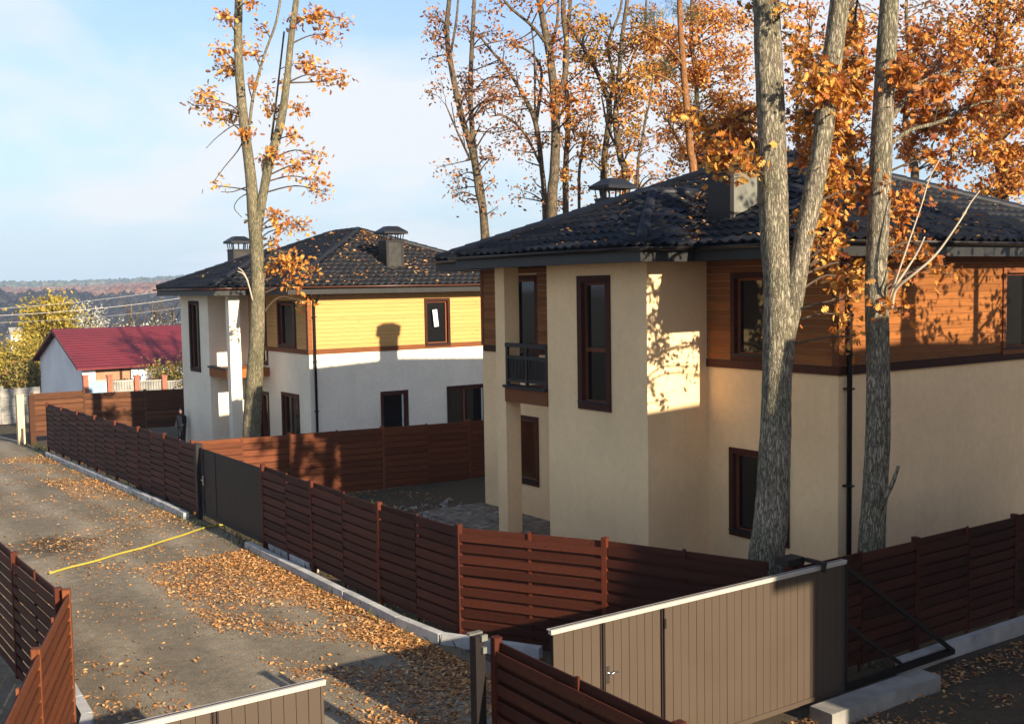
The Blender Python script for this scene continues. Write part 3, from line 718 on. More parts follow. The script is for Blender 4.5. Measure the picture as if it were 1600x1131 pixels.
PB['hr'] = [(21.08, 22.22, 3.74, 5.60), (19.13, 20.30, .2, 2.15, dict(pale=True)), (22.03, 23.9, .2, 2.16, dict(bars=[('v', 22.85)], pale=True))]
PB['ht'] = [(43.2, 44.42, 2.77, 5.63, dict(tw=.13))]
HB, RB = make_house('house', 'cream stucco house with yellow plank upper storey beyond the middle fence', PB, 'stucco_cream', 'yellow', 1)
dX, dY, zc_ = -1.87, -20.9, .75
PC = dict(X0=16.3 + dX, X2=25.8 + dX, XT=14.62 + dX, Yr=13.1 + dY, Yl=25.05 + dY, t0=16.45 + dY, t1=19.79 + dY, c0=21.49 + dY, c1=21.88 + dY, zb=zc_)
make_house('house', 'third house standing out of view to the right, shading the yard', PC, 'stucco_tan', 'brown', 0)

# chimneys
def on_slope(px, py, R, which):
    d = ray(px, py)                    # meets the front slope (x) or the right slope (y)
    if which == 'f': t = (R['ze'] - R['T'] * R['fx0'] - CAMZ) / (d[2] - R['T'] * d[0])
    else: t = (R['ze'] - R['T'] * R['fy0'] - CAMZ) / (d[2] - R['T'] * d[1])
    return CC + t * d
q = on_slope(598, 419, RB, 'r'); chB = (q[0] + .5, q[1] + .3)
chimney(HB, (q[0] + .55, q[1] + .3), .74, .62, q[2] - .4, at(600, 378, depth(q))[2])
q = at(373, 392, 47.0); chimney(HB, (q[0], q[1]), .72, .7, q[2] - 1.4, q[2])
q = on_slope(1143, 343, RA, 'f'); chimney(HA, (q[0] + .38, q[1] + .28), .9, .62, q[2] - .5, at(1143, 268, depth(q))[2])
chimney(HA, (20.25, 24.2), .74, .62, 7.0, 8.39)
# paper label stuck to a pane of the cream house
m = MB(); c = onY(680, 497, 36.47); m.box((c[0] - .10, 36.435, c[2] - .33), (c[0] + .10, 36.440, c[2] + .33)); 
pl = m.build('paper_label', M['paper']); tag(pl, 'white printed paper stuck to the upper window of the cream house', 'label')
pl.data.transform(Matrix.Translation(-Vector((c[0], 36.47, c[2])))); pl.location = (c[0], 36.47, c[2]); pl.rotation_euler = (0, math.radians(-6), 0)
m = MB(); m.box((-.065, -.038, -.26), (.065, -.036, .26)); pr = link('print', m.mesh('print'), M['print'], pl)

# ------------------------------------------------------------------ fences
def fence(name, label, pts, h=1.98, gap=.12, side=1, group='brown plank fences', mat=None, post_mat=None, zf=None, mid=True, rows=10, caps=True, posts=None, woven=False):
    """pts: plan points of the posts; boards alternate on both faces"""
    zf = zf or (lambda x, y: gz(x, y))
    F = empty(name, (pts[0][0], pts[0][1], zf(*pts[0]))); tag(F, label, 'fence', group)
    pm = post_mat or M['fence_post']
    for i, (x, y) in enumerate(pts):
        if posts is not None and i not in posts: continue
        z = zf(x, y); j = i if i < len(pts) - 1 else i - 1
        rz = math.atan2(pts[j + 1][1] - pts[j][1], pts[j + 1][0] - pts[j][0])
        piece('post', pm, (x, y, z + h / 2 - .01), (.09, .10, h + .06), rz, F)
        if caps: piece('post_cap', pm, (x, y, z + h + .026), (.095, .105, .012), rz, F)
    for (x0, y0), (x1, y1) in zip(pts, pts[1:]):
        L = math.hypot(x1 - x0, y1 - y0); rz = math.atan2(y1 - y0, x1 - x0); zc = (zf(x0, y0) + zf(x1, y1)) / 2
        sl = -math.atan2(zf(x1, y1) - zf(x0, y0), L); cx, cy = (x0 + x1) / 2, (y0 + y1) / 2; nx, ny = -math.sin(rz), math.cos(rz)
        bm = mat or (M['fence_x'] if abs(x1 - x0) > abs(y1 - y0) else M['fence_y'])
        if mid:
            piece('batten', pm, (cx, cy, zc + gap + (h - gap) / 2 - .04), (.05, .028, h - gap + .1), rz, F)
        p = (h - gap) / rows
        if woven:
            dx, dy = math.cos(rz), math.sin(rz); tz = zf(x1, y1) - zf(x0, y0)
            for hf in (0, 1):
                q = -.25 + .5 * hf; hx, hy, hzz = cx + dx * L * q, cy + dy * L * q, zc + tz * q
                for sd in (1, -1):
                    n_ = rows if (hf == 0) == (sd == 1) else rows - 1; o_ = 0 if n_ == rows else .5
                    for k in range(n_):
                        z = hzz + gap + (k + .5 + o_) * p + random.uniform(-.004, .004); off = (.030 + random.uniform(-.002, .002)) * sd
                        piece('plank', bm, (hx + nx * off, hy + ny * off, z), (L / 2 - .018, .02, p * .80), rz, F, sl + random.uniform(-.002, .002))
            continue
        for k in range(rows):
            z = zc + gap + (k + .5) * p + random.uniform(-.004, .004)
            off = .030 + random.uniform(-.002, .002)
            piece('plank', bm, (cx + nx * off, cy + ny * off, z), (L - .09, .02, p * .68), rz, F, sl + random.uniform(-.0015, .0015))
            if k < rows - 1 or True:
                z2 = z - p * .5
                piece('plank', bm, (cx - nx * off, cy - ny * off, z2), (L - .09, .02, p * .68), rz, F, sl + random.uniform(-.0015, .0015))
    return F
FX = 9.45
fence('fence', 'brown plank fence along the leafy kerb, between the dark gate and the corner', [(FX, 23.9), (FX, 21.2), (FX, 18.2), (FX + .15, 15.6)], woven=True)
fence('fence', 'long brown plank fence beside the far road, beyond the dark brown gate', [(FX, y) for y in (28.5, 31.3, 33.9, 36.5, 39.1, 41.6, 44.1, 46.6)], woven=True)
fence('fence', 'slanting red-brown fence in front of the tan house', [(FX + .15, 15.6), (10.9, 13.3), (11.9, 10.75)], posts=[1], mat=M['fence_red'])
fence('fence', 'shaded brown fence behind the open sliding gate at the right', [(12.0, 10.32), (14.67, 10.3), (17.4, 10.3), (20.1, 10.3), (22.8, 10.3)], gap=.26, woven=True)
fence('fence', 'brown fence running into the bottom edge beside the beige gate', [(6.78, 10.25), (6.75, 7.2), (6.72, 4.4)], mat=M['fence_red'])
fence('fence', 'dark fence with light gaps at the left edge of the road', [(3.05, 21.4), (3.12, 18.3), (3.2, 15.65)])
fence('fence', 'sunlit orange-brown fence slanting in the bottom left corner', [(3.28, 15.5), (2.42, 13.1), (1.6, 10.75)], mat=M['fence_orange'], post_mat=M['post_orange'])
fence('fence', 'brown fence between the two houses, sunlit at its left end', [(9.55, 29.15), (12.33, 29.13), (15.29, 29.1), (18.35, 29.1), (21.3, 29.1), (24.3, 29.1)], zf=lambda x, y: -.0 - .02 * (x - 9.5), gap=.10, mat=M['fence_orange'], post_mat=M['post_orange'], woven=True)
fence('fence', 'far brown fence across the end of the road in front of the white shed', [(9.75, 51.0), (11.9, 51.0)], h=2.12, zf=lambda x, y: -.40, mat=M['fence_far'], post_mat=M['fence_far'], rows=8, gap=.3)
fence('fence', 'far brown fence behind the cream house yard', [(11.9, 51.05), (14.6, 51.05), (17.3, 51.05), (20, 51.05)], h=2.0, zf=lambda x, y: -.42 - .02 * (x - 11.9), mat=M['fence_far'], post_mat=M['fence_far'], rows=8, gap=.3)
boxobj('gate_pillar', (9.05, 50.6, -.6), (9.33, 50.95, 1.72), M['cream_post']); p_ = bpy.data.objects['gate_pillar']; tag(p_, 'cream painted pillar at the far end of the road', 'pillar')
boxobj('wooden_post', (9.5, 50.4, -.5), (9.72, 50.62, 1.66), M['fence_far']); tag(bpy.data.objects['wooden_post'], 'brown post beside the cream pillar', 'post')

# ------------------------------------------------------------------ gates
def panel_gate(name, label, x0, x1, y, z0, z1, mat, rib, door=None, rail=True, axis='X', n=None, handle=None, group=None):
    """sliding gate in the plane y: separate vertical panels in a frame"""
    G = empty(name, (x0, y, 0)); tag(G, label, 'gate', group)
    Bx = (lambda m, a, b, d, e, o0, o1: m.box((a, y + o0, d), (b, y + o1, e))) if axis == 'X' else (lambda m, a, b, d, e, o0, o1: m.box((y + o0, a, d), (y + o1, b, e)))
    m = MB(); Bx(m, x0, x1, z0 + .06, z1 - .06, .012, .03); m.build('backing_sheet', rib, G)
    w = .135; k = 0; x = x0 + .035; br = []
    if door: br = list(door)
    edges = []
    spans = [(x0 + .03, x1 - .03)] if not door else [(x0 + .03, door[0] - .03), (door[0] + .05, door[1] - .05), (door[1] + .03, x1 - .03)]
    for a, b in spans:
        nn = max(1, round((b - a) / w)); ww = (b - a) / nn
        for i in range(nn):
            mm = MB(); g = .003; d = random.uniform(-.001, .001)
            Bx(mm, a + i * ww + g, a + (i + 1) * ww - g, z0 + .07, z1 - .05, -.003 + d, .012 - .0005); mm.build('panel', mat, G)
    m = MB(); Bx(m, x0, x1, z0, z0 + .07, -.02, .05); Bx(m, x0, x0 + .03, z0 + .07, z1 - .05, -.012, .04); Bx(m, x1 - .03, x1, z0 + .07, z1 - .05, -.012, .04)
    m.build('frame', mat, G)
    if door:
        for q in door:
            for a_, b_ in ((-.03, -.012), (.012, .028)):
                m = MB(); Bx(m, q + a_, q + b_, z0 + .07, z1 - .05, -.012, .01); m.build('door_jamb', M['gate_brown'], G)
        for z in (z1 - .25, z0 + .35):
            m = MB(); Bx(m, door[1] + .005, door[1] + .035, z - .06, z + .06, -.03, -.012); m.build('hinge', M['steel_dark'], G)
    if rail:
        m = MB(); Bx(m, x0 - .04, x1 + .02, z1 - .045, z1 - .004, -.03, .03); m.build('top_rail', M['rail'], G)
        m = MB(); Bx(m, x0 - .05, x1 + .02, z1 - .004, z1 + .012, -.04, .05); m.build('rail_cap', M['rail'], G); m = MB(); Bx(m, x0 - .03, x1 + .02, z1 + .012, z1 + .016, .0, .02); m.build('rail_slot', M['steel_dark'], G)
    if handle:
        hx, hz = handle; m = MB(); Bx(m, hx - .02, hx + .02, hz - .11, hz + .11, -.02, -.003)
        h = m.build('handle_plate', M['chrome'], G); m = MB(); m.tube([(hx, y - .02, hz + .02), (hx, y - .06, hz + .02), (hx + .12, y - .065, hz + .03)] if axis == 'X' else [(y - .02, hx, hz), (y - .06, hx, hz), (y - .06, hx + .1, hz)], .011, 8); m.build('lever', M['chrome'], h, True)
    return G
G1 = panel_gate('sliding_gate', 'beige panelled sliding gate with wicket door and lever handle, standing open at the right', 7.4, 12.58, 10.0, .13, 2.03, M['gate_beige'], M['gate_rib'], door=(8.13, 9.11), handle=(8.21, 1.33))
for p_, q_, w_ in (((12.6, 10.02, 1.95), (15.2, 10.02, .2), .06), ((12.6, 10.02, 1.12), (13.95, 10.02, .22), .05), ((12.58, 10.02, .165), (15.25, 10.02, .165), .085)):
    m = MB(); m.bar(p_, q_, w_, w_); m.build('tail_brace', M['steel_dark'], G1)
m = MB(); m.box((12.58, 9.975, .21), (12.64, 10.05, 2.0)); m.build('end_stile', M['steel_dark'], G1)
G2 = panel_gate('sliding_gate', 'beige gate with white top rail cut off by the bottom edge at the left', 1.2, 4.58, 10.15, .13, 2.02, M['gate_beige'], M['gate_rib'], door=(2.35, 3.45))
G3 = panel_gate('yard_gate', 'dark brown metal gate set in the fence beside the yellow hose', 23.95, 28.25, FX, .14, 1.96, M['gate_brown'], M['steel_dark'], rail=False, axis='Y', door=(27.1, 28.0))
m = MB(); m.box((FX - .05, 27.92, .95), (FX - .02, 27.98, 1.2)); h_ = m.build('handle_plate', M['chrome'], G3); m = MB(); m.tube([(FX - .04, 27.95, 1.1), (FX - .09, 27.95, 1.1), (FX - .09, 27.84, 1.1)], .012, 8); m.build('lever', M['chrome'], h_, True)
boxobj('gate_post', (FX - .09, 28.28, -.05), (FX + .09, 28.46, 2.0), M['steel_dark']); tag(bpy.data.objects['gate_post'], 'square dark post at the far side of the dark brown gate', 'post')
gp = empty('gate_post', (11.9, 10.4, 0)); tag(gp, 'brown post with roller bracket above the beige sliding gate', 'post')
boxobj('post', (11.82, 10.30, 0), (11.96, 10.44, 2.03), M['fence_post'], gp)
m = MB(); m.box((11.66, 10.22, 2.03), (12.0, 10.46, 2.13)); m.box((11.98, 9.86, 2.07), (12.04, 10.22, 2.12)); m.box((11.99, 9.86, 1.98), (12.03, 9.92, 2.07)); m.build('roller_bracket', M['steel_dark'], gp)
gp = empty('gate_post', (6.66, 10.4, 0)); tag(gp, 'tall dark catcher post at the end of the bottom fence', 'post')
m = MB(); m.box((6.56, 10.34, 0), (6.69, 10.47, 2.02)); m.build('post', M['steel_dark'], gp)
m = MB(); m.box((6.53, 10.42, 2.022), (6.71, 10.49, 2.045)); m.box((6.62, 10.30, 1.97), (6.70, 10.338, 2.04)); m.box((6.63, 10.29, 1.83), (6.68, 10.338, 1.90)); m.build('catcher', M['chim_stone'], gp)

# ------------------------------------------------------------------ kerbs and concrete
def kerb(label, pts, w=.15, h=.17, L=1.0, base=0.0):
    K = empty('kerb', (*pts[0], 0)); tag(K, label, 'kerb', 'concrete kerbs along the road')
    for (x0, y0), (x1, y1) in zip(pts, pts[1:]):
        T = math.hypot(x1 - x0, y1 - y0); n = max(1, round(T / L)); rz = math.atan2(y1 - y0, x1 - x0)
        for i in range(n):
            t = (i + .5) / n; x, y = x0 + (x1 - x0) * t, y0 + (y1 - y0) * t
            piece('kerb_block', M['concrete'], (x + random.uniform(-.012, .012), y, gz(5, y) + h / 2 - .04 + base), (T / n - .012, w, h + .08), rz + random.uniform(-.008, .008), K)
kerb('pale concrete kerb below the near plank fence', [(9.16, 24.3), (9.16, 17.0), (9.28, 15.7), (10.2, 14.1)])
kerb('pale concrete kerb below the far plank fence', [(9.12, 45.3), (9.12, 28.55)])
kerb('short pale kerb in the bottom left corner', [(3.62, 17.2), (3.52, 15.7), (2.6, 13.0)])
def slabthing(name, a, b, label, cat, mat='concrete', kind=None):
    o = boxobj(name, a, b, M[mat]); tag(o, label, cat, kind=kind)
    bm = bmesh.new(); bm.from_mesh(o.data); bmesh.ops.bevel(bm, geom=bm.edges[:], offset=.015, segments=1); bm.to_mesh(o.data); bm.free(); return o
slabthing('foundation_beam', (11.62, 9.42, -.1), (14.05, 9.80, .2), 'concrete beam under the tail of the beige sliding gate', 'beam', 'old_concrete')
slabthing('foundation_strip', (14.1, 10.12, -.1), (24, 10.24, .24), 'concrete footing under the shaded fence at the right', 'footing')
slabthing('foundation_strip', (10.55, 10.9, -.1), (11.0, 11.6, .10), 'short concrete footing under the beige sliding gate', 'footing')
slabthing('concrete_block', (9.4, 21.35, -.02), (9.62, 22.4, .22), 'grey concrete block lying under the near plank fence by the kerb', 'block')
slabthing('concrete_block', (9.44, 22.6, -.02), (9.60, 23.7, .20), 'grey concrete block under the fence next to the dark gate', 'block')
ap = boxobj('porch_slab', (14.3, 19.6, -.1), (16.3, 25.2, .06), M['slab']); tag(ap, 'rough grey concrete apron under the porch of the tan house', 'slab', kind='structure')
ap2 = boxobj('apron_slab', (13.7, 22.9, -.1), (14.3, 25.2, .03), M['slab']); tag(ap2, 'broken pale rubble apron beside the porch column', 'slab', kind='structure')
rub = MB(); rq = random.Random(8)
for _ in range(240):
    x, y = (rq.uniform(12.6, 16.0), rq.uniform(20.5, 26.5)) if rq.random() < .7 else (rq.uniform(9.7, 12), rq.uniform(16, 27)); z = gz(x, y) + (.05 if x > 14.3 and 19.7 < y < 25.1 else .0); a = rq.uniform(.02, .085); c_ = Vector((x, y, z + a * .2))
    R_ = Matrix.Rotation(rq.uniform(0, 6.3), 3, 'Z') @ Matrix.Rotation(rq.uniform(-.5, .5), 3, 'X')
    rub.add([c_ + R_ @ Vector((sx * a * rq.uniform(.5, 1.2), sy * a * rq.uniform(.4, 1.0), sz * a * rq.uniform(.25, .5))) for sz in (-1, 1) for sx, sy in ((-1, -1), (1, -1), (1, 1), (-1, 1))], [(3, 2, 1, 0), (4, 5, 6, 7), (0, 1, 5, 4), (1, 2, 6, 5), (2, 3, 7, 6), (3, 0, 4, 7)])
tag(rub.build('rubble', M['old_concrete']), 'pale building rubble scattered in the yard by the porch', 'rubble', kind='stuff')
# hose on the road
hp = [(4.9, 24.72), (6.0, 25.25), (7.0, 25.75), (7.9, 26.25), (8.8, 26.85), (9.47, 27.1), (10.2, 26.95), (10.9, 26.4)]
def smooth(pts, n=6):
    P = [np.array(p, float) for p in pts]; P = [2 * P[0] - P[1]] + P + [2 * P[-1] - P[-2]]; out = []
    for i in range(1, len(P) - 2):
        for k in range(n):
            t = k / n; a, b, c, d = P[i - 1:i + 3]
            out.append(.5 * (2 * b + (c - a) * t + (2 * a - 5 * b + 4 * c - d) * t * t + (3 * b - a - 3 * c + d) * t ** 3))
    out.append(P[-2]); return out
m = MB(); m.tube([(p[0], p[1] + .03 * math.sin(p[0] * 5), .04) for p in smooth(hp)], .024, 8); tag(m.build('hose', M['hose'], smooth=True), 'yellow hose lying across the road to the dark gate', 'hose')

# ------------------------------------------------------------------ far shed, walls and wires
YS = 74.0
c0 = onY(129, 590, YS); zt = onY(129, 571, YS)[2]; zg = c0[2] - 3.2
xr = c0[0] + 16; yb = onX(67, 560, c0[0])[1]; zr_ = onX(81, 526, c0[0])[2] + .55; ymid = (YS + yb) / 2
SH = empty('shed', (c0[0], YS, zg)); tag(SH, 'white shed with a dark red metal roof beyond the far fence', 'shed')
m = MB(); x = c0[0]
wz = (onY(150, 597, YS), onY(205, 573, YS))
wall_face(m, 'Y', YS, x, xr, zg, zt, [(wz[0][0], wz[1][0], wz[0][2], wz[1][2])], -1, .2)
m.quad((x, YS, zg), (x, yb, zg), (x, yb, zt), (x, ymid, zr_ - .12), (x, YS, zt)); m.quad((xr, YS, zg), (xr, yb, zg), (xr, yb, zt), (xr, ymid, zr_ - .12), (xr, YS, zt)); m.quad((x, yb, zg), (xr, yb, zg), (xr, yb, zt), (x, yb, zt))
m.build('wall', M['white_wall'], SH)
m = MB(); sl_ = (zr_ - zt) / (ymid - YS); o = .55
for s, y0 in ((1, YS), (-1, yb)):
    n = 16
    for i in range(n):                # stepped courses of the metal sheet
        f0, f1 = i / n, (i + 1) / n; ya, yc = y0 - s * o + (ymid - y0 + s * o) * f0, y0 - s * o + (ymid - y0 + s * o) * f1
        za_, zb_ = zt - sl_ * o + .06 + (zr_ - zt + sl_ * o) * f0 + .035, zt - sl_ * o + .06 + (zr_ - zt + sl_ * o) * f1
        m.quad((x - .45, ya, za_), (xr + .15, ya, za_), (xr + .15, yc, zb_), (x - .45, yc, zb_)); m.quad((x - .45, ya, za_ - .05), (xr + .15, ya, za_ - .05), (xr + .15, ya, za_), (x - .45, ya, za_))
    m.quad((x - .45, y0 - s * o, zt - sl_ * o - .08), (xr + .15, y0 - s * o, zt - sl_ * o - .08), (xr + .15, y0 - s * o, zt - sl_ * o + .09), (x - .45, y0 - s * o, zt - sl_ * o + .09))
    m.quad((x - .45, y0 - s * o, zt - sl_ * o - .08), (x - .45, y0 - s * o, zt - sl_ * o + .08), (x - .45, ymid, zr_ + .02), (x - .45, ymid, zr_ - .14))
m.build('roof', M['red_roof'], SH)
SH.rotation_euler = (0, 0, math.radians(1))
wd = boxobj('window', (wz[0][0] + .05, YS + .10, wz[0][2] + .05), (wz[1][0] - .05, YS + .14, wz[1][2] - .05), M['shed_window'], SH)
m = MB(); xm = wz[0][0] + (wz[1][0] - wz[0][0]) * .72; m.box((xm - .08, YS + .05, wz[0][2]), (xm + .08, YS + .12, wz[1][2])); m.box((wz[0][0] - .08, YS - .05, wz[1][2]), (wz[1][0] + .08, YS + .12, wz[1][2] + .1)); m.build('frame', M['trim_dark'], wd)
YW = 68.0
CF = empty('pale_fence', (onY(133, 600, YW)[0], YW, -2)); tag(CF, 'low pale picket fence with red brick pillars in front of the white shed', 'fence')
for i, px in enumerate((133, 171, 213, 256, 298)):
    b = onY(px, 588 + 0.0 * i, YW); piece('brick_pillar', M['brick'], (b[0], YW, b[2] - 1.0), (.28, .28, 2.0), 0, CF); piece('pillar_cap', M['brick'], (b[0], YW, b[2] + .04), (.36, .36, .08), 0, CF)
    if i < 4:
        nx_ = onY((133, 171, 213, 256, 298)[i + 1], 588, YW)[0]; zt_ = onY(px, 596, YW)[2]
        piece('sheet' if i == 0 else 'panel', M['blue_sheet'] if i == 0 else M['old_concrete'], ((b[0] + nx_) / 2, YW + .05, zt_ - .8), (nx_ - b[0] - .36, .06, 1.5), 0, CF)
        piece('rail', M['rail'], ((b[0] + nx_) / 2, YW, zt_), (nx_ - b[0] - .36, .08, .07), 0, CF)
        k = b[0] + .25
        while i > 0 and k < nx_ - .25: piece('picket', M['old_concrete'], (k, YW - .03, zt_ - .25), (.06, .04, .55), 0, CF); k += .16
CW = empty('concrete_wall', (2, 66, -2)); tag(CW, 'grey precast concrete wall at the far left edge', 'wall')
for i in range(2):
    xa = onY(-60, 640, 66)[0] + i * 2.05; zt_ = onY(10, 606, 66)[2]
    for k in range(4): piece('wall_panel', M['old_concrete'], (xa + 1.0, 66 + .01 * k, zt_ - .28 - .5 * k), (1.98, .08, .47), 0, CW)
    piece('post', M['old_concrete'], (xa, 66, zt_ - .95), (.16, .18, 2.1), 0, CW)
for k, (p, q, r_, lab) in enumerate((((-90, 496, 70), (300, 463, 88), .016, 'pale overhead wire, lowest, crossing the dark woods'), ((-90, 487, 70), (300, 447, 95), .012, 'thin overhead wire, highest, along the foot of the russet hill'), ((-90, 506, 66), (300, 478, 90), .008, 'faint thin overhead wire in front of the white shrub'))):
    a, b = at(*p), at(*q); m = MB(); pts = [a + (b - a) * t + np.array([0, 0, -.9 * 4 * t * (1 - t) * .35]) for t in np.linspace(0, 1, 14)]
    m.tube(pts, r_, 5); tag(m.build('overhead_wire', M['cable']), lab, 'wire', 'overhead wires')

# ------------------------------------------------------------------ trees
def interp(pts, t):
    n = len(pts) - 1; s = max(0, min(.9999, t)) * n; i = int(s); return pts[i] + (pts[i + 1] - pts[i]) * (s - i)
def make_tree(name, label, D, stems, clumps, leafmat, bark, leaf=.13, per=55, tmpl=None, cat='tree', group=None, seed=0, dz=1.2, twigs=7, twigmat='twig', sides=16, barkn=.03, extra=(), ground=True, spread=1.0, step=5, curl=.5, limb_r=.03, back=None):
    """stems: [([(px,py),...], [width px,...], depth shift)]; clumps: (px, py, rx, ry[, count factor[, depth shift]])"""
    r = random.Random(seed); nr = np.random.default_rng(seed)
    tmpl = tmpl or SIMPLE; sc = D / FPX
    tb = MB(); limbs = []
    for si, stm in enumerate(stems):
        pp, ww = stm[0], stm[1]; sh = stm[2] if len(stm) > 2 else 0
        P = [at(x, y, D + sh * i / max(1, len(pp) - 1)) for i, (x, y) in enumerate(pp)]
        Rr = [w * sc / 2 for w in ww]
        if si == 0 and ground:
            b = P[0].copy(); b[2] = min(gz(b[0], b[1]) - .15, b[2]); lean = (P[1] - P[0]) * .15; b[0] -= lean[0]; b[1] -= lean[1]
            P = [b] + P; Rr = [Rr[0] * 1.15] + Rr
        Q = smooth(P, step); RR = smooth([np.array([x]) for x in Rr], step)
        limbs.append((Q, [float(x[0]) for x in RR])); tb.tube(Q, [max(.006, float(x[0])) for x in RR], sides if si == 0 or ww[0] > 8 else 7, bark=barkn, seed=seed + si)
    root = limbs[0][0][0]; T = empty(name, (root[0], root[1], gz(root[0], root[1]))); tag(T, label, cat, group)
    o = tb.build('trunk', M[bark], T, True)
    for pts, ws, mt, nm in extra:
        e = MB(); e.tube(smooth([at(x, y, D + d_) for x, y, d_ in pts], 5), [float(w[0]) * sc / 2 for w in smooth([np.array([w]) for w in ws], 5)], 7, bark=.04, seed=seed); e.build(nm, M[mt], T, True)
    bb = MB(); L = []
    allp = [(q, k, i) for k, (Q, RR) in enumerate(limbs) for i, q in enumerate(Q)]
    arr = np.array([q for q, k, i in allp])
    for ci, cdef in enumerate(clumps):
        px, py, rx, ry = cdef[:4]; fac = cdef[4] if len(cdef) > 4 else 1.0; ds = cdef[5] if len(cdef) > 5 else r.uniform(*back) if back else r.uniform(-dz, dz)
        C = at(px, py, D + ds); R3 = np.array([rx * sc, max(rx, ry) * sc * .8, ry * sc])
        # attach to the limb lower down
        dd = np.linalg.norm(arr - C - np.array([0, 0, -.25 * np.hypot(*(R3[:2])) - .35]), axis=1); j = int(np.argmin(dd)); A0, kk, ii = allp[j]
        mid = (A0 + C) / 2 + nr.normal(size=3) * .08 * np.linalg.norm(C - A0) + np.array([0, 0, .1 * np.linalg.norm(C - A0)])
        cv = smooth([A0, mid, C], 4); r0 = min(limb_r, limbs[kk][1][ii] * .5)
        bb.tube(cv, [r0 * (1 - .75 * i / (len(cv) - 1)) + .003 for i in range(len(cv))], 5, cap=False)
        nt = max(2, int(twigs * fac * min(2, max(.6, rx * ry / 350.))))
        nleaf = int(per * fac * max(.35, rx * ry / 350.))
        for t in range(nt):
            u = nr.normal(size=3); u /= np.linalg.norm(u); rad = nr.random() ** .45
            tip = C + CR.T @ (np.array([u[0] * R3[0], u[1] * R3[2], u[2] * R3[1]]) * rad * spread)
            st = interp(cv, r.uniform(.45, 1.0)); md = (st + tip) / 2 + nr.normal(size=3) * .06
            bb.tube([st, md, tip], [.008, .005, .0025], 4, cap=False)
            k = max(1, nleaf // nt); f = nr.random(k) ** .6
            Pn = st + (tip - st) * f[:, None] + nr.normal(size=(k, 3)) * (.10 + .05 * np.linalg.norm(tip - st)) * curl * 2 * (leaf / .13)
            L.append(Pn)
    if bb.v: tag(bb.build('branch', M[twigmat], T), kind='stuff')
    if L: leafy('crown', np.vstack(L), M[leafmat], leaf, tmpl, (0, 0, -.5), T, seed=seed + 5)
    return T

# the two big oaks in front of the tan house
D1, D2 = 17.1, 17.2
st1 = [([(1197, 892), (1206, 800), (1211, 700), (1214, 600), (1217, 520), (1215, 450), (1210, 380), (1208, 300), (1205, 200), (1201, 100), (1197, 0), (1194, -120), (1192, -260)], [56, 52, 48, 47, 50, 44, 43, 44, 43, 42, 41, 38, 34]),
       ([(1222, 540), (1236, 480), (1248, 420), (1259, 360), (1273, 290), (1286, 210), (1298, 110), (1312, 0), (1324, -120), (1335, -240)], [34, 34, 30, 30, 31, 31, 31, 30, 27, 24], -.3)]
cl1 = [(1130, 240, 38, 24), (1105, 215, 26, 22), (1160, 255, 18, 22), (1085, 190, 24, 18), (1160, 205, 20, 28), (1140, 190, 30, 20), (1172, 8, 12, 12), (1232, 8, 12, 12), (1120, 262, 16, 14),
       (1262, 95, 28, 18), (1246, 62, 18, 10), (1275, 130, 28, 22), (1250, 172, 24, 18), (1302, 135, 32, 28), (1330, 62, 26, 28), (1345, 105, 24, 28), (1338, 150, 32, 28), (1302, 182, 32, 28), (1248, 212, 18, 20), (1282, 222, 24, 20), (1316, 218, 32, 24), (1262, 250, 18, 14),
       (1262, 345, 22, 16, .7), (1290, 330, 26, 18, .7), (1262, 372, 22, 14, .7), (1298, 378, 24, 18, .7), (1320, 350, 20, 18, .7), (1310, 300, 22, 16), (1300, 428, 24, 14, .75), (1325, 440, 24, 14, .75), (1346, 462, 20, 10, .75), (1283, 408, 18, 14, .75), (1345, 425, 20, 16, .75), (1300, 265, 26, 18),
       (1204, 518, 9, 7, .5), (1212, 556, 9, 7, .5), (1322, 492, 12, 10, .7), (1334, 525, 14, 16, .6), (1340, 268, 22, 16), (1345, 300, 18, 14)]
make_tree('oak_tree', 'forked oak trunk with rough bark in front of the tan house window', D1, st1, cl1, 'leaf_orange', 'bark_oak', leaf=.115, per=108, back=(-.6, 1.8), spread=1.2, twigs=15, tmpl=OAK, seed=11, dz=1.0, sides=28, barkn=.035, step=9, limb_r=.017, group='big oaks in front of the tan house')
st2 = [([(1361, 868), (1366, 780), (1371, 690), (1372, 600), (1371, 520), (1369, 440), (1373, 340), (1377, 240), (1383, 120), (1390, 0), (1396, -120), (1402, -260)], [42, 39, 37, 36, 35, 34, 34, 34, 32, 28, 26, 24]),
       ([(1380, 210), (1400, 175), (1440, 130), (1500, 112), (1560, 108), (1640, 98)], [10, 9, 7, 6, 5, 4], 1.0), ([(1386, 230), (1420, 205), (1470, 190), (1520, 165), (1590, 150)], [8, 7, 6, 5, 3], .5)]
cl2 = [(1402, 150, 26, 30), (1420, 112, 24, 20), (1442, 178, 32, 26), (1472, 130, 26, 16), (1502, 92, 20, 12, .7), (1520, 165, 26, 18), (1560, 130, 32, 22), (1590, 175, 22, 30), (1556, 206, 22, 14), (1488, 200, 22, 14), (1440, 62, 18, 16), (1400, 92, 18, 20),
       (1368, 282, 18, 18), (1372, 318, 22, 13), (1402, 322, 22, 12), (1428, 302, 16, 12), (1404, 352, 16, 16), (1418, 398, 16, 16), (1438, 384, 14, 10), (1478, 272, 18, 12), (1490, 298, 8, 10, .6), (1470, 414, 18, 9), (1490, 430, 14, 6, .7), (1378, 478, 12, 8, .7), (1408, 480, 16, 12, .5), (1405, 440, 14, 12, .5), (1420, 235, 22, 16), (1460, 242, 22, 14)]
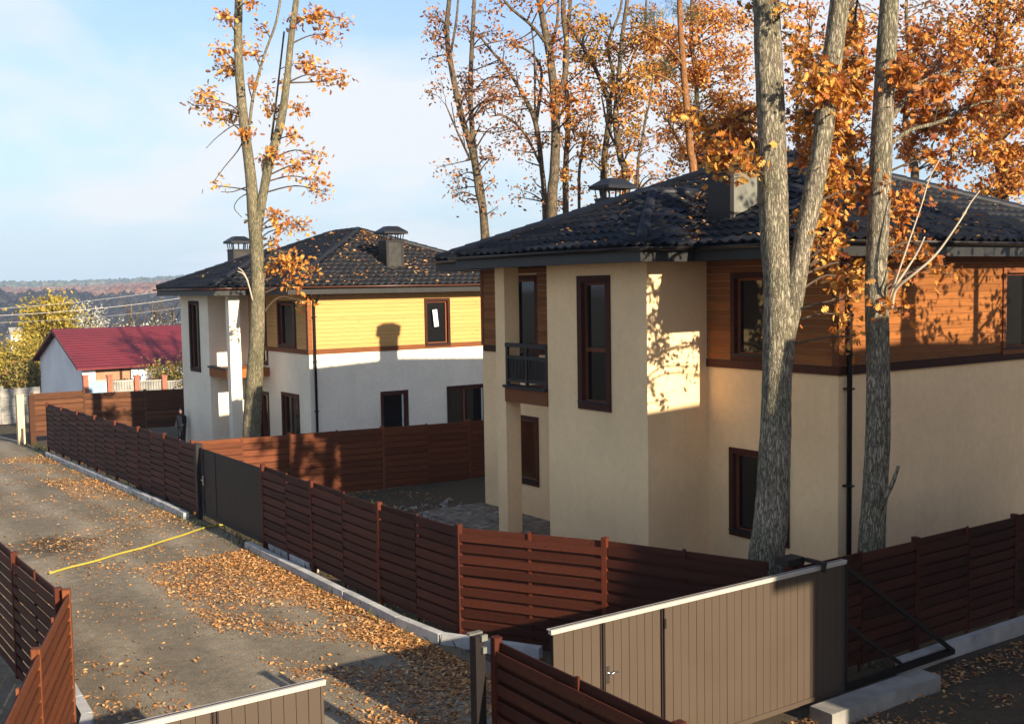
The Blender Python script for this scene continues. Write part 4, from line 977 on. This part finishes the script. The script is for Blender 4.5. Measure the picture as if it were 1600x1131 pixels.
ex2 = [([(1392, 482, -.1), (1400, 452, -.3), (1428, 428, -.5), (1462, 398, -.6), (1498, 348, -.7), (1516, 318, -.7), (1531, 298, -.7)], [7, 5.5, 4, 3.4, 2.8, 2, 1.4], 'twig_pale', 'pale_branch'),
       ([(1386, 476, -.1), (1398, 442, -.4), (1420, 378, -.6), (1440, 320, -.7), (1452, 280, -.7), (1468, 250, -.7)], [4, 3.4, 2.6, 2.2, 1.8, 1.3], 'twig_pale', 'pale_branch'),
       ([(1374, 800, -.1), (1384, 776, -.3), (1394, 756, -.35), (1404, 728, -.4)], [12, 8, 7, 5], 'bark_oak', 'broken_stub'),
       ([(1398, 448, -.4), (1430, 400, -.5), (1445, 370, -.6)], [4, 3, 2], 'twig_pale', 'pale_branch')]
make_tree('oak_tree', 'straight oak trunk with pale dead branches and a broken stub beside the downpipe', D2, st2, cl2, 'leaf_rust', 'bark_oak', leaf=.115, per=108, back=(-.6, 1.9), spread=1.2, twigs=15, tmpl=OAK, seed=23, dz=1.2, sides=28, barkn=.03, step=9, limb_r=.02, extra=ex2, group='big oaks in front of the tan house')
# slim oak in front of the cream house
D3 = 35.5
st3 = [([(393, 690), (396, 620), (401, 540), (403, 450), (401, 390), (397, 340), (391, 270), (382, 200), (375, 130), (372, 60), (373, 0), (374, -70)], [29, 27, 24, 22, 21, 20, 17, 15, 14, 13, 12, 10]),
       ([(402, 360), (410, 310), (422, 250), (438, 195), (448, 130), (455, 60), (463, 0), (470, -60)], [15, 14, 14, 13, 11, 10, 9, 7], -.4),
       ([(390, 195), (396, 150), (412, 90), (430, 40), (438, 0), (442, -40)], [5, 5, 4, 4, 4, 3], .4), ([(424, 220), (436, 120), (444, 50)], [4, 3, 3], .4)]
cl3 = [(350, 22, 13, 16), (395, 2, 12, 6), (348, 105, 20, 14), (316, 153, 24, 12), (329, 186, 16, 7, .7), (358, 178, 14, 10), (377, 76, 14, 14), (345, 76, 12, 8), (383, 204, 8, 12), (396, 80, 12, 16, .6), (405, 45, 12, 6, .6), (495, 25, 24, 13), (514, 55, 18, 11), (536, 30, 12, 9), (460, 30, 10, 12),
       (488, 102, 22, 12), (511, 118, 12, 9), (540, 120, 16, 11), (431, 172, 20, 9), (470, 170, 15, 7), (460, 210, 9, 10), (412, 248, 16, 11), (431, 236, 10, 7), (463, 260, 22, 8), (495, 245, 18, 8), (498, 283, 17, 8), (510, 300, 8, 5), (418, 143, 12, 9, .5), (393, 127, 9, 7, .6), (437, 127, 9, 9, .5),
       (399, 344, 9, 12), (431, 338, 22, 13, .8), (427, 375, 10, 12, .8), (449, 356, 13, 8, .8), (484, 352, 18, 8), (459, 407, 22, 14, 1.3), (491, 421, 13, 9), (466, 436, 9, 8), (427, 420, 12, 7), (480, 474, 16, 7, .6), (300, 165, 10, 8, .6), (333, 290, 6, 5, .4)]
ex3 = [([(388, 440, -.2), (380, 425, -.4), (372, 418, -.5)], [2, 1.6, 1.1], 'twig_pale', 'broken_stub'), ([(395, 470, -.3), (387, 440, -.5), (380, 428, -.6), (371, 424, -.7)], [2.6, 2.2, 1.8, 1.2], 'twig_pale', 'pale_branch'),
       ([(392, 290, 0), (378, 295, .2), (362, 300, .2), (345, 300, .2)], [2, 2, 1.5, 1], 'twig', 'bare_branch'), ([(384, 210, 0), (372, 235, .2), (350, 262, .3), (334, 284, .3)], [2.5, 2, 1.5, 1], 'twig', 'bare_branch'), ([(384, 200, 0), (366, 196, .1), (340, 214, .2), (322, 232, .2)], [2.5, 2, 1.5, 1], 'twig', 'bare_branch'),
       ([(392, 300, 0), (374, 310, .2), (366, 325, .2), (378, 340, .2)], [2, 1.5, 1.5, 1], 'twig', 'bare_branch')]
make_tree('oak_tree', 'slim forked oak standing before the cream house against the sky', D3, st3, cl3, 'leaf_orange', 'bark_grey', leaf=.14, per=175, tmpl=OAK, seed=31, dz=.9, sides=18, barkn=.02, step=7, extra=ex3, twigs=8, curl=.55)
# trees behind the tan house
def auto(x0, y0, x1, y1, n, rx, ry, seed, fac=1.0):
    r = random.Random(seed); return [(r.uniform(x0, x1), r.uniform(y0, y1), rx * r.uniform(.6, 1.3), ry * r.uniform(.6, 1.3), fac) for _ in range(n)]
GB = 'autumn trees behind the tan house'
bgt = [
 ('oak_tree', 'twin-stemmed thin tree at the left end of the wood, with a bare stub', 44, [([(757, 372), (748, 300), (739, 240), (722, 185), (706, 110), (698, 50), (702, 0), (706, -60)], [12, 11, 11, 10, 9, 8, 7, 6]), ([(760, 372), (752, 300), (741, 238), (735, 150), (738, 60), (741, 0), (743, -60)], [11, 10, 9, 8, 7, 6, 5], 1), ([(735, 250), (714, 205), (697, 165)], [4, 3, 2]), ([(712, 200), (705, 160)], [2, 1.5]), ([(703, 90), (712, 40), (716, 0)], [4, 4, 3])],
  auto(664, 20, 800, 70, 12, 16, 8, 1, .55) + auto(665, 90, 800, 150, 14, 16, 9, 2, .5) + auto(690, 150, 810, 260, 12, 14, 8, 3, .45) + auto(700, 270, 790, 340, 6, 14, 8, 4, .4) + [(668, 145, 12, 8, .5), (680, 128, 14, 8, .6), (668, 30, 8, 6, .4), (684, 262, 14, 5, .35), (708, 305, 12, 5, .35)], 'leaf_brown', 'bark_far', .115, 60),
 ('oak_tree', 'tall tree with a thick pale lower trunk left of the roof cap', 42, [([(862, 345), (866, 270), (868, 190), (862, 110), (852, 50), (842, 0), (835, -60)], [17, 16, 15, 13, 11, 9, 8]), ([(868, 165), (880, 130), (886, 80), (880, 20), (882, -40)], [10, 9, 8, 8, 7], 1), ([(855, 70), (830, 40), (795, 10), (775, -20)], [6, 5, 4, 3], -1), ([(858, 80), (870, 40), (872, 0)], [6, 5, 4], 1)],
  auto(770, -10, 905, 70, 10, 14, 9, 5, .5) + auto(860, 60, 920, 200, 9, 14, 12, 6, .8) + auto(800, 100, 860, 230, 6, 12, 8, 7, .35), 'leaf_rust', 'bark_far', .115, 60),
 ('oak_tree', 'bare branching tree between the twin stems and the pale trunk', 47, [([(852, 350), (846, 260), (836, 190), (815, 145), (790, 105), (768, 80), (752, 60)], [9, 8, 8, 6, 5, 4, 3]), ([(838, 190), (846, 130), (842, 100), (822, 78), (795, 70)], [6, 5, 5, 4, 3], 1), ([(846, 260), (820, 210), (790, 182), (765, 182)], [5, 4, 3, 2], -1), ([(836, 180), (835, 90), (830, 40)], [4, 3, 2], 1)],
  auto(750, 60, 850, 130, 12, 14, 8, 8, .28) + auto(750, 140, 850, 200, 12, 14, 8, 9, .4) + auto(770, 200, 860, 320, 14, 14, 9, 10, .4), 'leaf_brown', 'bark_far', .11, 55),
 ('oak_tree', 'dark slender rusty tree right beside the pale trunk', 46, [([(884, 345), (884, 260), (888, 180), (882, 100), (890, 20), (893, -40)], [10, 9, 8, 7, 6, 5]), ([(905, 345), (905, 270), (912, 220)], [5, 5, 4], 1)],
  auto(870, 130, 930, 230, 14, 14, 11, 11, .8) + auto(870, 235, 925, 330, 10, 12, 9, 12, .5) + auto(880, 0, 940, 120, 10, 14, 10, 13, .6), 'leaf_orange', 'bark_far', .115, 60),
 ('oak_tree', 'many-limbed grey tree rising behind the chimney cap', 45, [([(943, 320), (944, 250), (952, 170), (938, 125), (915, 80), (893, 45), (880, 20)], [11, 10, 9, 7, 6, 5, 4]), ([(951, 175), (958, 120), (950, 70), (968, 20), (975, -30)], [7, 6, 5, 4, 3], 1), ([(950, 200), (975, 150), (985, 100), (1005, 50), (1010, 0)], [6, 5, 4, 4, 3], -1)],
  auto(900, 10, 1000, 110, 22, 15, 10, 14, .55) + auto(910, 110, 1010, 210, 18, 14, 10, 15, .6) + auto(920, 210, 1000, 300, 9, 13, 8, 16, .4), 'leaf_gold', 'bark_far', .115, 60),
 ('oak_tree', 'brown leaning tree with a rust clump just right of the chimney cap', 43, [([(978, 300), (970, 250), (962, 190), (966, 130), (972, 60), (980, 0), (985, -50)], [12, 11, 10, 8, 7, 6, 5]), ([(968, 240), (950, 200), (940, 150)], [5, 4, 3], 1)],
  [(975, 275, 16, 12, 1.3), (968, 290, 14, 10), (985, 265, 10, 8)] + auto(950, 20, 1030, 170, 20, 15, 11, 17, .7) + auto(960, 170, 1010, 250, 6, 12, 8, 18, .4), 'leaf_orange', 'bark_far', .115, 60),
 ('sapling', 'thin dark sapling leaning in the sky gap left of the pine', 40, [([(996, 300), (1002, 230), (1010, 180), (1014, 165), (1020, 120)], [5, 4, 4, 3, 2])],
  auto(990, 200, 1050, 300, 12, 13, 7, 19, .3), 'leaf_brown', 'bark_far', .10, 55),
 ('oak_tree', 'orange leafy tree behind and right of the pine', 50, [([(1092, 300), (1090, 220), (1088, 130), (1080, 60), (1082, -20)], [8, 8, 7, 6, 5]), ([(1074, 250), (1050, 200), (1040, 185)], [5, 4, 3], -1)],
  auto(1000, 40, 1090, 150, 20, 18, 13, 20, .9) + auto(1080, 10, 1180, 150, 26, 18, 13, 21, .8) + auto(1040, 150, 1180, 270, 28, 18, 13, 22, 1.0) + auto(1020, 150, 1075, 190, 6, 16, 10, 23, .9), 'leaf_orange', 'bark_far', .12, 66),
 ('oak_tree', 'dark trunked rust-leaved tree seen right of the second oak trunk', 40, [([(1430, 300), (1424, 250), (1414, 205), (1420, 110), (1416, 30), (1418, -40)], [13, 12, 10, 7, 5, 4]), ([(1420, 240), (1436, 200), (1446, 150)], [7, 5, 4], 1)],
  auto(1395, 0, 1500, 120, 24, 18, 12, 24, .45) + auto(1395, 120, 1520, 250, 20, 18, 12, 25, .4) + auto(1470, 220, 1540, 280, 6, 14, 9, 26, .35), 'leaf_brown', 'bark_far', .125, 62),
 ('oak_tree', 'broad orange brown tree filling the top right corner', 38, [([(1566, 320), (1562, 240), (1556, 160), (1562, 60), (1566, -40)], [20, 18, 16, 13, 10]), ([(1562, 200), (1590, 130), (1640, 90)], [9, 7, 5], 1), ([(1560, 110), (1520, 60), (1480, 30)], [8, 5, 3], -1), ([(1564, 60), (1600, 20), (1640, 0)], [8, 6, 4], 1)],
  auto(1480, -10, 1640, 90, 34, 20, 13, 27, .42) + auto(1500, 90, 1640, 200, 34, 20, 13, 28, .45) + auto(1520, 200, 1640, 300, 30, 18, 12, 29, .5), 'leaf_orange', 'bark_far', .125, 66),
 ('oak_tree', 'rusty tree half hidden between the two big oaks', 43, [([(1330, 300), (1325, 200), (1320, 100), (1330, 20), (1335, -40)], [11, 10, 9, 7, 6]), ([(1248, 260), (1246, 150), (1262, 60), (1280, 10)], [6, 5, 4, 3])],
  auto(1225, 0, 1390, 70, 22, 16, 10, 30, .3) + auto(1230, 70, 1390, 250, 28, 18, 13, 31, .4), 'leaf_rust', 'bark_far', .12, 60),
]
for i, (nm, lab, D, st, cl, lf, bk, ls, per) in enumerate(bgt):
    make_tree(nm, lab, D, st, cl, lf, bk, leaf=ls * 1.3, per=per * (3.6 if i < 6 else 4.6), seed=100 + i, dz=1.6, sides=9, barkn=.03, step=5, group=GB, twigs=10, curl=.75, limb_r=.035)
# pine
pst = [([(1084, 300), (1079, 240), (1074, 180), (1068, 110), (1063, 40), (1061, -40)], [13, 12, 11, 10, 9, 8]), ([(1072, 110), (1050, 80), (1020, 55), (985, 40)], [4, 4, 3, 2], -1), ([(1073, 150), (1045, 125), (1015, 112)], [3, 3, 2], -1), ([(1076, 180), (1100, 190), (1130, 185)], [3, 3, 2], 1)]
make_tree('pine_tree', 'orange-barked pine trunk with dark green needles above the roof', 41, pst, [(1046, 112, 22, 10, 1.6), (1020, 20, 28, 9, 1.2), (1060, 10, 24, 12, 1.2), (1090, 22, 22, 8), (1038, 100, 16, 9, 1.4), (1085, 150, 16, 14, 1.0), (1010, 32, 18, 8), (1110, 180, 22, 9, .8)], 'needle', 'bark_pine', leaf=.17, per=420, tmpl=NEEDLE, seed=77, sides=12, group=GB, curl=.5, dz=1.0)
# out of view to the right, shading the plank wall
def plain_tree(name, label, x, y, h, r0, nclump, seed, lf, lean=(0, 0)):
    r = random.Random(seed); nr = np.random.default_rng(seed); T = empty(name, (x, y, 0)); tag(T, label, 'tree')
    P = [np.array([x + lean[0] * t, y + lean[1] * t, -.1 + h * t]) for t in (0, .3, .6, 1)]; Q = smooth(P, 6); m = MB()
    m.tube(Q, [r0 * (1 - .55 * i / len(Q)) for i in range(len(Q))], 14, bark=.03, seed=seed); m.build('trunk', M['bark_oak'], T, True)
    bb = MB(); L = []
    for k in range(nclump):
        t = r.uniform(.34, .98); A0 = interp(Q, t); a = r.uniform(0, 6.28); C = A0 + np.array([math.cos(a), math.sin(a), r.uniform(.1, .7)]) * r.uniform(.5, 1.7)
        bb.tube([A0, (A0 + C) / 2 + nr.normal(size=3) * .08, C], [.03, .02, .008], 5, cap=False); L.append(C + nr.normal(size=(45, 3)) * .26)
    tag(bb.build('branch', M['twig'], T), kind='stuff'); leafy('crown', np.vstack(L), M[lf], .15, OAK, (0, 0, -.5), T, seed=seed)
plain_tree('oak_tree', 'oak out of view to the right whose trunk shades the plank wall', 18.75, 5.9, 13, .36, 20, 5, 'leaf_rust')
plain_tree('oak_tree', 'young leafy oak out of view at the far right', 20.9, 7.4, 12, .14, 46, 6, 'leaf_orange')

# far trees on the left, beyond the fence
def bush(name, label, D, clumps, lf, leaf, per, seed, stem, cat='tree', bark='bark_far', group=None, twigs=6):
    return make_tree(name, label, D, [([(stem[0], stem[1]), (stem[0] + 1, (stem[1] + stem[2]) / 2), (stem[0], stem[2])], [stem[3], stem[3] * .7, stem[3] * .3])], clumps, lf, bark, leaf=leaf, per=per, seed=seed, dz=1.5, sides=8, step=4, twigs=twigs, cat=cat, group=group, curl=1.0)
GF = 'far trees beyond the fence'
bush('yellow_tree', 'tall bright yellow tree left of the white shed', 92, auto(48, 475, 105, 520, 22, 15, 12, 41, 1.2) + auto(40, 520, 75, 570, 14, 15, 12, 42, 1.2) + [(78, 472, 10, 8), (95, 490, 14, 12), (118, 510, 12, 10)], 'leaf_yellow', .28, 330, 51, (78, 610, 480, 10), group=GF)
bush('yellow_bush', 'low olive and yellow bushes at the left edge below the yellow tree', 84, auto(-15, 545, 60, 600, 30, 16, 11, 43, 1.2), 'leaf_yellow', .26, 300, 52, (20, 612, 550, 8), 'bush', group=GF)
bush('olive_bush', 'dark olive bush against the left wall of the white shed', 82, auto(20, 575, 64, 605, 16, 13, 9, 44, 1.2), 'leaf_olive', .24, 300, 53, (44, 612, 570, 8), 'bush', group=GF)
bush('pale_tree', 'silvery pale tree behind the red roof', 104, auto(118, 478, 168, 522, 20, 13, 11, 45, 1.0), 'leaf_pale', .24, 170, 54, (142, 600, 480, 8), group=GF)
bush('pale_bush', 'row of pale seed heads just above the red roof ridge', 98, auto(165, 505, 285, 525, 22, 10, 6, 46, .7), 'leaf_pale', .2, 60, 55, (220, 600, 515, 6), 'bush', group=GF)
bush('shrub', 'brown and green shrub in front of the white shed beside the cream house', 70, auto(238, 572, 292, 605, 20, 13, 9, 47, 1.2), 'leaf_olive', .18, 240, 56, (262, 620, 572, 5), 'shrub', group=GF)
for k, (px, lab) in enumerate(((206, 'bare grey tree left of centre above the red roof'), (238, 'bare grey tree in the middle above the red roof'), (268, 'bare grey tree nearest the cream house roof'))):
    r = random.Random(60 + k); st = [([(px, 600), (px + 1, 540), (px + r.uniform(-4, 4), 490), (px + r.uniform(-6, 6), 468)], [5, 4, 3, 1])]
    for j in range(16):
        y0 = r.uniform(490, 545); s = r.choice((-1, 1)); dx = r.uniform(8, 24); st.append(([(px, y0), (px + s * dx * .5, y0 - r.uniform(10, 18)), (px + s * dx, y0 - r.uniform(22, 40))], [2, 1.4, .7], r.uniform(-3, 3)))
    make_tree('bare_tree', lab, 110, st, [], 'leaf_brown', 'bark_far', seed=70 + k, sides=7, step=3, group=GF)
# village house glimpsed in the valley
VH = empty('distant_house', tuple(at(25, 520, 260))); tag(VH, 'tiny white house glimpsed in the valley at the far left', 'house')
c = at(25, 522, 260); boxobj('wall', (c[0] - 1.5, c[1] - 2, c[2] - 6), (c[0] + 1.5, c[1] + 2, c[2] + 0), M['white_wall'], VH)
m = MB(); m.add([(c[0] - 1.8, c[1] - 2.4, c[2] + 0), (c[0] + 1.8, c[1] - 2.4, c[2] + 0), (c[0] + 1.8, c[1] + 2.4, c[2] + 0), (c[0] - 1.8, c[1] + 2.4, c[2] + 0), (c[0] - 1.6, c[1], c[2] + 1.6), (c[0] + 1.6, c[1], c[2] + 1.6)], [(0, 1, 5, 4), (2, 3, 4, 5), (1, 2, 5), (3, 0, 4)]); m.build('roof', M['old_concrete'], VH)

# ------------------------------------------------------------------ fallen leaves, grass
def litter(name, label, pts, seed, size=.062, parent=None, lift=.012):
    P = np.array([(x, y, z + lift) for x, y, z in pts]); o = leafy(name, P, M['leaf_litter'], size, SIMPLE, None, None, ((0, 0, 1.9), .6), .6, seed); tag(o, label, 'leaves', kind='stuff'); return o
rr = random.Random(5); pts = []
def dens(n, fx, fy, z=None, clump=None):
    k = 0
    while k < n:
        x, y = fx(), fy()
        if clump:
            v = .5 + .5 * math.sin(x * clump + 1.3) * math.sin(y * clump * .7 + .4) + .35 * math.sin(x * 3.1 * clump + y * 2.3 * clump)
            if rr.random() > v: continue
        pts.append((x, y, z if z is not None else gz(5 if x < 9.4 else x, y))); k += 1
tri = lambda a, b: a + (b - a) * (1 - rr.random() ** 1.6)
dens(15500, lambda: 9.05 - 2.6 * rr.random() ** 1.7, lambda: rr.uniform(12.5, 24.2), clump=.9)
dens(8200, lambda: 9.06 - .75 * rr.random() ** 1.8, lambda: rr.uniform(13.2, 24.2))
dens(1500, lambda: 9.0 - 3.6 * rr.random() ** 1.3, lambda: rr.uniform(23, 30), clump=1.1)
dens(4200, lambda: 9.0 - 1.5 * rr.random() ** 1.6, lambda: rr.uniform(28, 46), clump=.8)
dens(4600, lambda: rr.uniform(3.4, 9), lambda: rr.uniform(12, 46), clump=.7)
dens(900, lambda: 3.5 + 1.6 * rr.random() ** 1.5, lambda: rr.uniform(14.0, 18.8), clump=1.3)
dens(500, lambda: rr.gauss(5.6, .7), lambda: rr.gauss(27.8, .7))
dens(900, lambda: rr.uniform(7, 10), lambda: rr.uniform(10.5, 14))
litter('fallen_leaves', 'orange fallen leaves scattered over the gravel road', pts, 1)
pts = []; dens(1900, lambda: rr.uniform(10, 17), lambda: rr.uniform(6.5, 9.4), clump=1.1); dens(900, lambda: rr.uniform(11.2, 18), lambda: 9.9 - .5 * rr.random())
litter('fallen_leaves', 'brown leaves on the shaded ground at the bottom right', pts, 2)
pts = []; dens(2600, lambda: rr.uniform(9.7, 16), lambda: rr.uniform(14, 29), clump=.8); dens(600, lambda: rr.uniform(9.6, 11.5), lambda: rr.uniform(16, 24)); dens(600, lambda: rr.uniform(9.4, 16), lambda: rr.uniform(30, 50))
litter('fallen_leaves', 'leaves lying in the yards behind the plank fences', pts, 3)
def roof_litter(R, n, which, seed):
    out = []; q = random.Random(seed)
    A, B_ = R['A'], R['B']; T, ze = R['T'], R['ze']; half = A['r0'][0] - A['c00'][0]
    while len(out) < n:
        if which == 'r':
            t = q.uniform(0, half); x = q.uniform(A['c00'][0] + t, A['c10'][0] - t); y = A['c00'][1] + t
        elif which == 'pf':
            t = q.uniform(0, B_['ap'][0] - B_['p0'][0]); y = q.uniform(B_['p0'][1] + t, B_['p1'][1] - t); x = B_['p0'][0] + t
        elif which == 'v':
            u = q.random(); x = B_['q0'][0] + (B_['vt'][0] - B_['q0'][0]) * u + q.gauss(0, .18); y = B_['q0'][1] + (B_['vt'][1] - B_['q0'][1]) * u + q.gauss(0, .15); t = max(x - A['c00'][0], y - B_['q0'][1])
        else:
            t = q.uniform(0, half); y = q.uniform(A['c00'][1] + t, A['c01'][1] - t); x = A['c00'][0] + t
        out.append((x, y, ze + T * t + .06))
    return out
litter('fallen_leaves', 'leaves caught on the tiles of the cream house roof', roof_litter(RB, 1000, 'r', 1) + roof_litter(RB, 160, 'f', 2) + roof_litter(RB, 50, 'pf', 3), 4, .13)
litter('fallen_leaves', 'leaves caught on the tiles of the tan house roof', roof_litter(RA, 90, 'pf', 4) + roof_litter(RA, 260, 'f', 5) + roof_litter(RA, 200, 'v', 6) + roof_litter(RA, 260, 'r', 7), 5, .11)
gp_ = np.array([(rr.uniform(11.5, 14.2), rr.uniform(41, 50.5), 0) for _ in range(2600)] + [(rr.uniform(10, 14), rr.uniform(24, 28.8), 0) for _ in range(1600)] + [(rr.uniform(8.9, 9.6), rr.uniform(15, 51), 0) for _ in range(900)])
gp_[:, 2] = [gz(x, y) for x, y, _ in gp_]
go = leafy('grass', gp_, M['grass'], .16, BLADE, (0, 0, 2.5), None, None, .5, 9); tag(go, 'short green grass in the yards and along the fences', 'grass', kind='stuff')

hm = bpy.data.materials.new('haze'); hm.use_nodes = True; hn = hm.node_tree.nodes
for n in list(hn):
    if n.type != 'OUTPUT_MATERIAL': hn.remove(n)
pv = hn.new('ShaderNodeVolumePrincipled'); pv.inputs['Color'].default_value = (.52, .71, 1.0, 1); pv.inputs['Density'].default_value = .0002; pv.inputs['Anisotropy'].default_value = .0
hm.node_tree.links.new(pv.outputs[0], hn['Material Output'].inputs['Volume'])
hb = boxobj('haze', (-2700, -260, -60), (2700, 2700, 85), hm); tag(hb, 'thin bluish haze over the valley', 'haze', kind='stuff')

# ------------------------------------------------------------------ person by the cream house
def person():
    x, y = 14.05, 44.2; z = gz(x, y) - .02
    c = at(284, 660, 45.5); x, y = float(c[0]), float(c[1]); z = gz(x, y) - .02
    Pn = empty('person', (x, y, z)); tag(Pn, 'person in black standing at the left corner of the cream house', 'person')
    J = {'pel': (0, 0, .95, .15), 'sp': (0, .02, 1.15, .155), 'ch': (0, .0, 1.36, .17), 'nk': (0, -.02, 1.50, .07), 'hd': (.02, -.05, 1.60, .075), 'hd2': (.03, -.06, 1.70, .10),
         'sl': (-.19, 0, 1.42, .075), 'el': (-.25, -.04, 1.14, .055), 'hl': (-.14, -.24, .98, .04), 'sr': (.19, 0, 1.42, .075), 'er': (.25, -.06, 1.15, .055), 'hr': (.12, -.27, 1.05, .04),
         'hpl': (-.10, 0, .88, .10), 'kl': (-.11, -.02, .48, .075), 'al': (-.12, .03, .08, .05), 'fl': (-.13, -.14, .04, .045), 'hpr': (.10, 0, .88, .10), 'kr': (.12, -.05, .48, .075), 'ar': (.13, .0, .08, .05), 'fr': (.15, -.17, .04, .045)}
    K = list(J); E_ = [('pel', 'sp'), ('sp', 'ch'), ('ch', 'nk'), ('nk', 'hd'), ('hd', 'hd2'), ('ch', 'sl'), ('sl', 'el'), ('el', 'hl'), ('ch', 'sr'), ('sr', 'er'), ('er', 'hr'), ('pel', 'hpl'), ('hpl', 'kl'), ('kl', 'al'), ('al', 'fl'), ('pel', 'hpr'), ('hpr', 'kr'), ('kr', 'ar'), ('ar', 'fr')]
    me = bpy.data.meshes.new('body'); me.from_pydata([J[k][:3] for k in K], [(K.index(a), K.index(b)) for a, b in E_], []); me.update()
    o = link('body', me, M['cloth_dark'], Pn); md = o.modifiers.new('skin', 'SKIN'); sv = me.skin_vertices[0].data
    for i, k in enumerate(K): sv[i].radius = (J[k][3], J[k][3]); sv[i].use_root = k == 'pel'
    md2 = o.modifiers.new('sub', 'SUBSURF'); md2.levels = 2; md2.render_levels = 2; md.use_smooth_shade = True
    m = MB(); pts = []
    for i in range(9):
        t = math.pi * i / 8; pts.append(((.03, -.075 - .0, 1.66 - .11 * math.cos(t)), max(.004, .088 * math.sin(t))))
    m.tube([p for p, r in pts], [r for p, r in pts], 12); m.v = [(a + .012, b, c) for a, b, c in m.v]
    f = link('face', m.mesh('face', True), M['skin'], Pn)
    m = MB(); pts = [((.03, -.045, 1.70 + .0 - .09 * math.cos(math.pi * i / 6)), max(.004, .112 * math.sin(math.pi * i / 6))) for i in range(7)]
    m.tube([p for p, r in pts], [r for p, r in pts], 12); link('cap', m.mesh('cap', True), M['cloth_dark'], Pn)
    Pn.rotation_euler = (0, 0, math.radians(-60))
person()
print('objects', len(bpy.data.objects), 'tris', sum(len(o.data.loop_triangles) if False else len(o.data.polygons) for o in bpy.data.objects if o.type == 'MESH'))
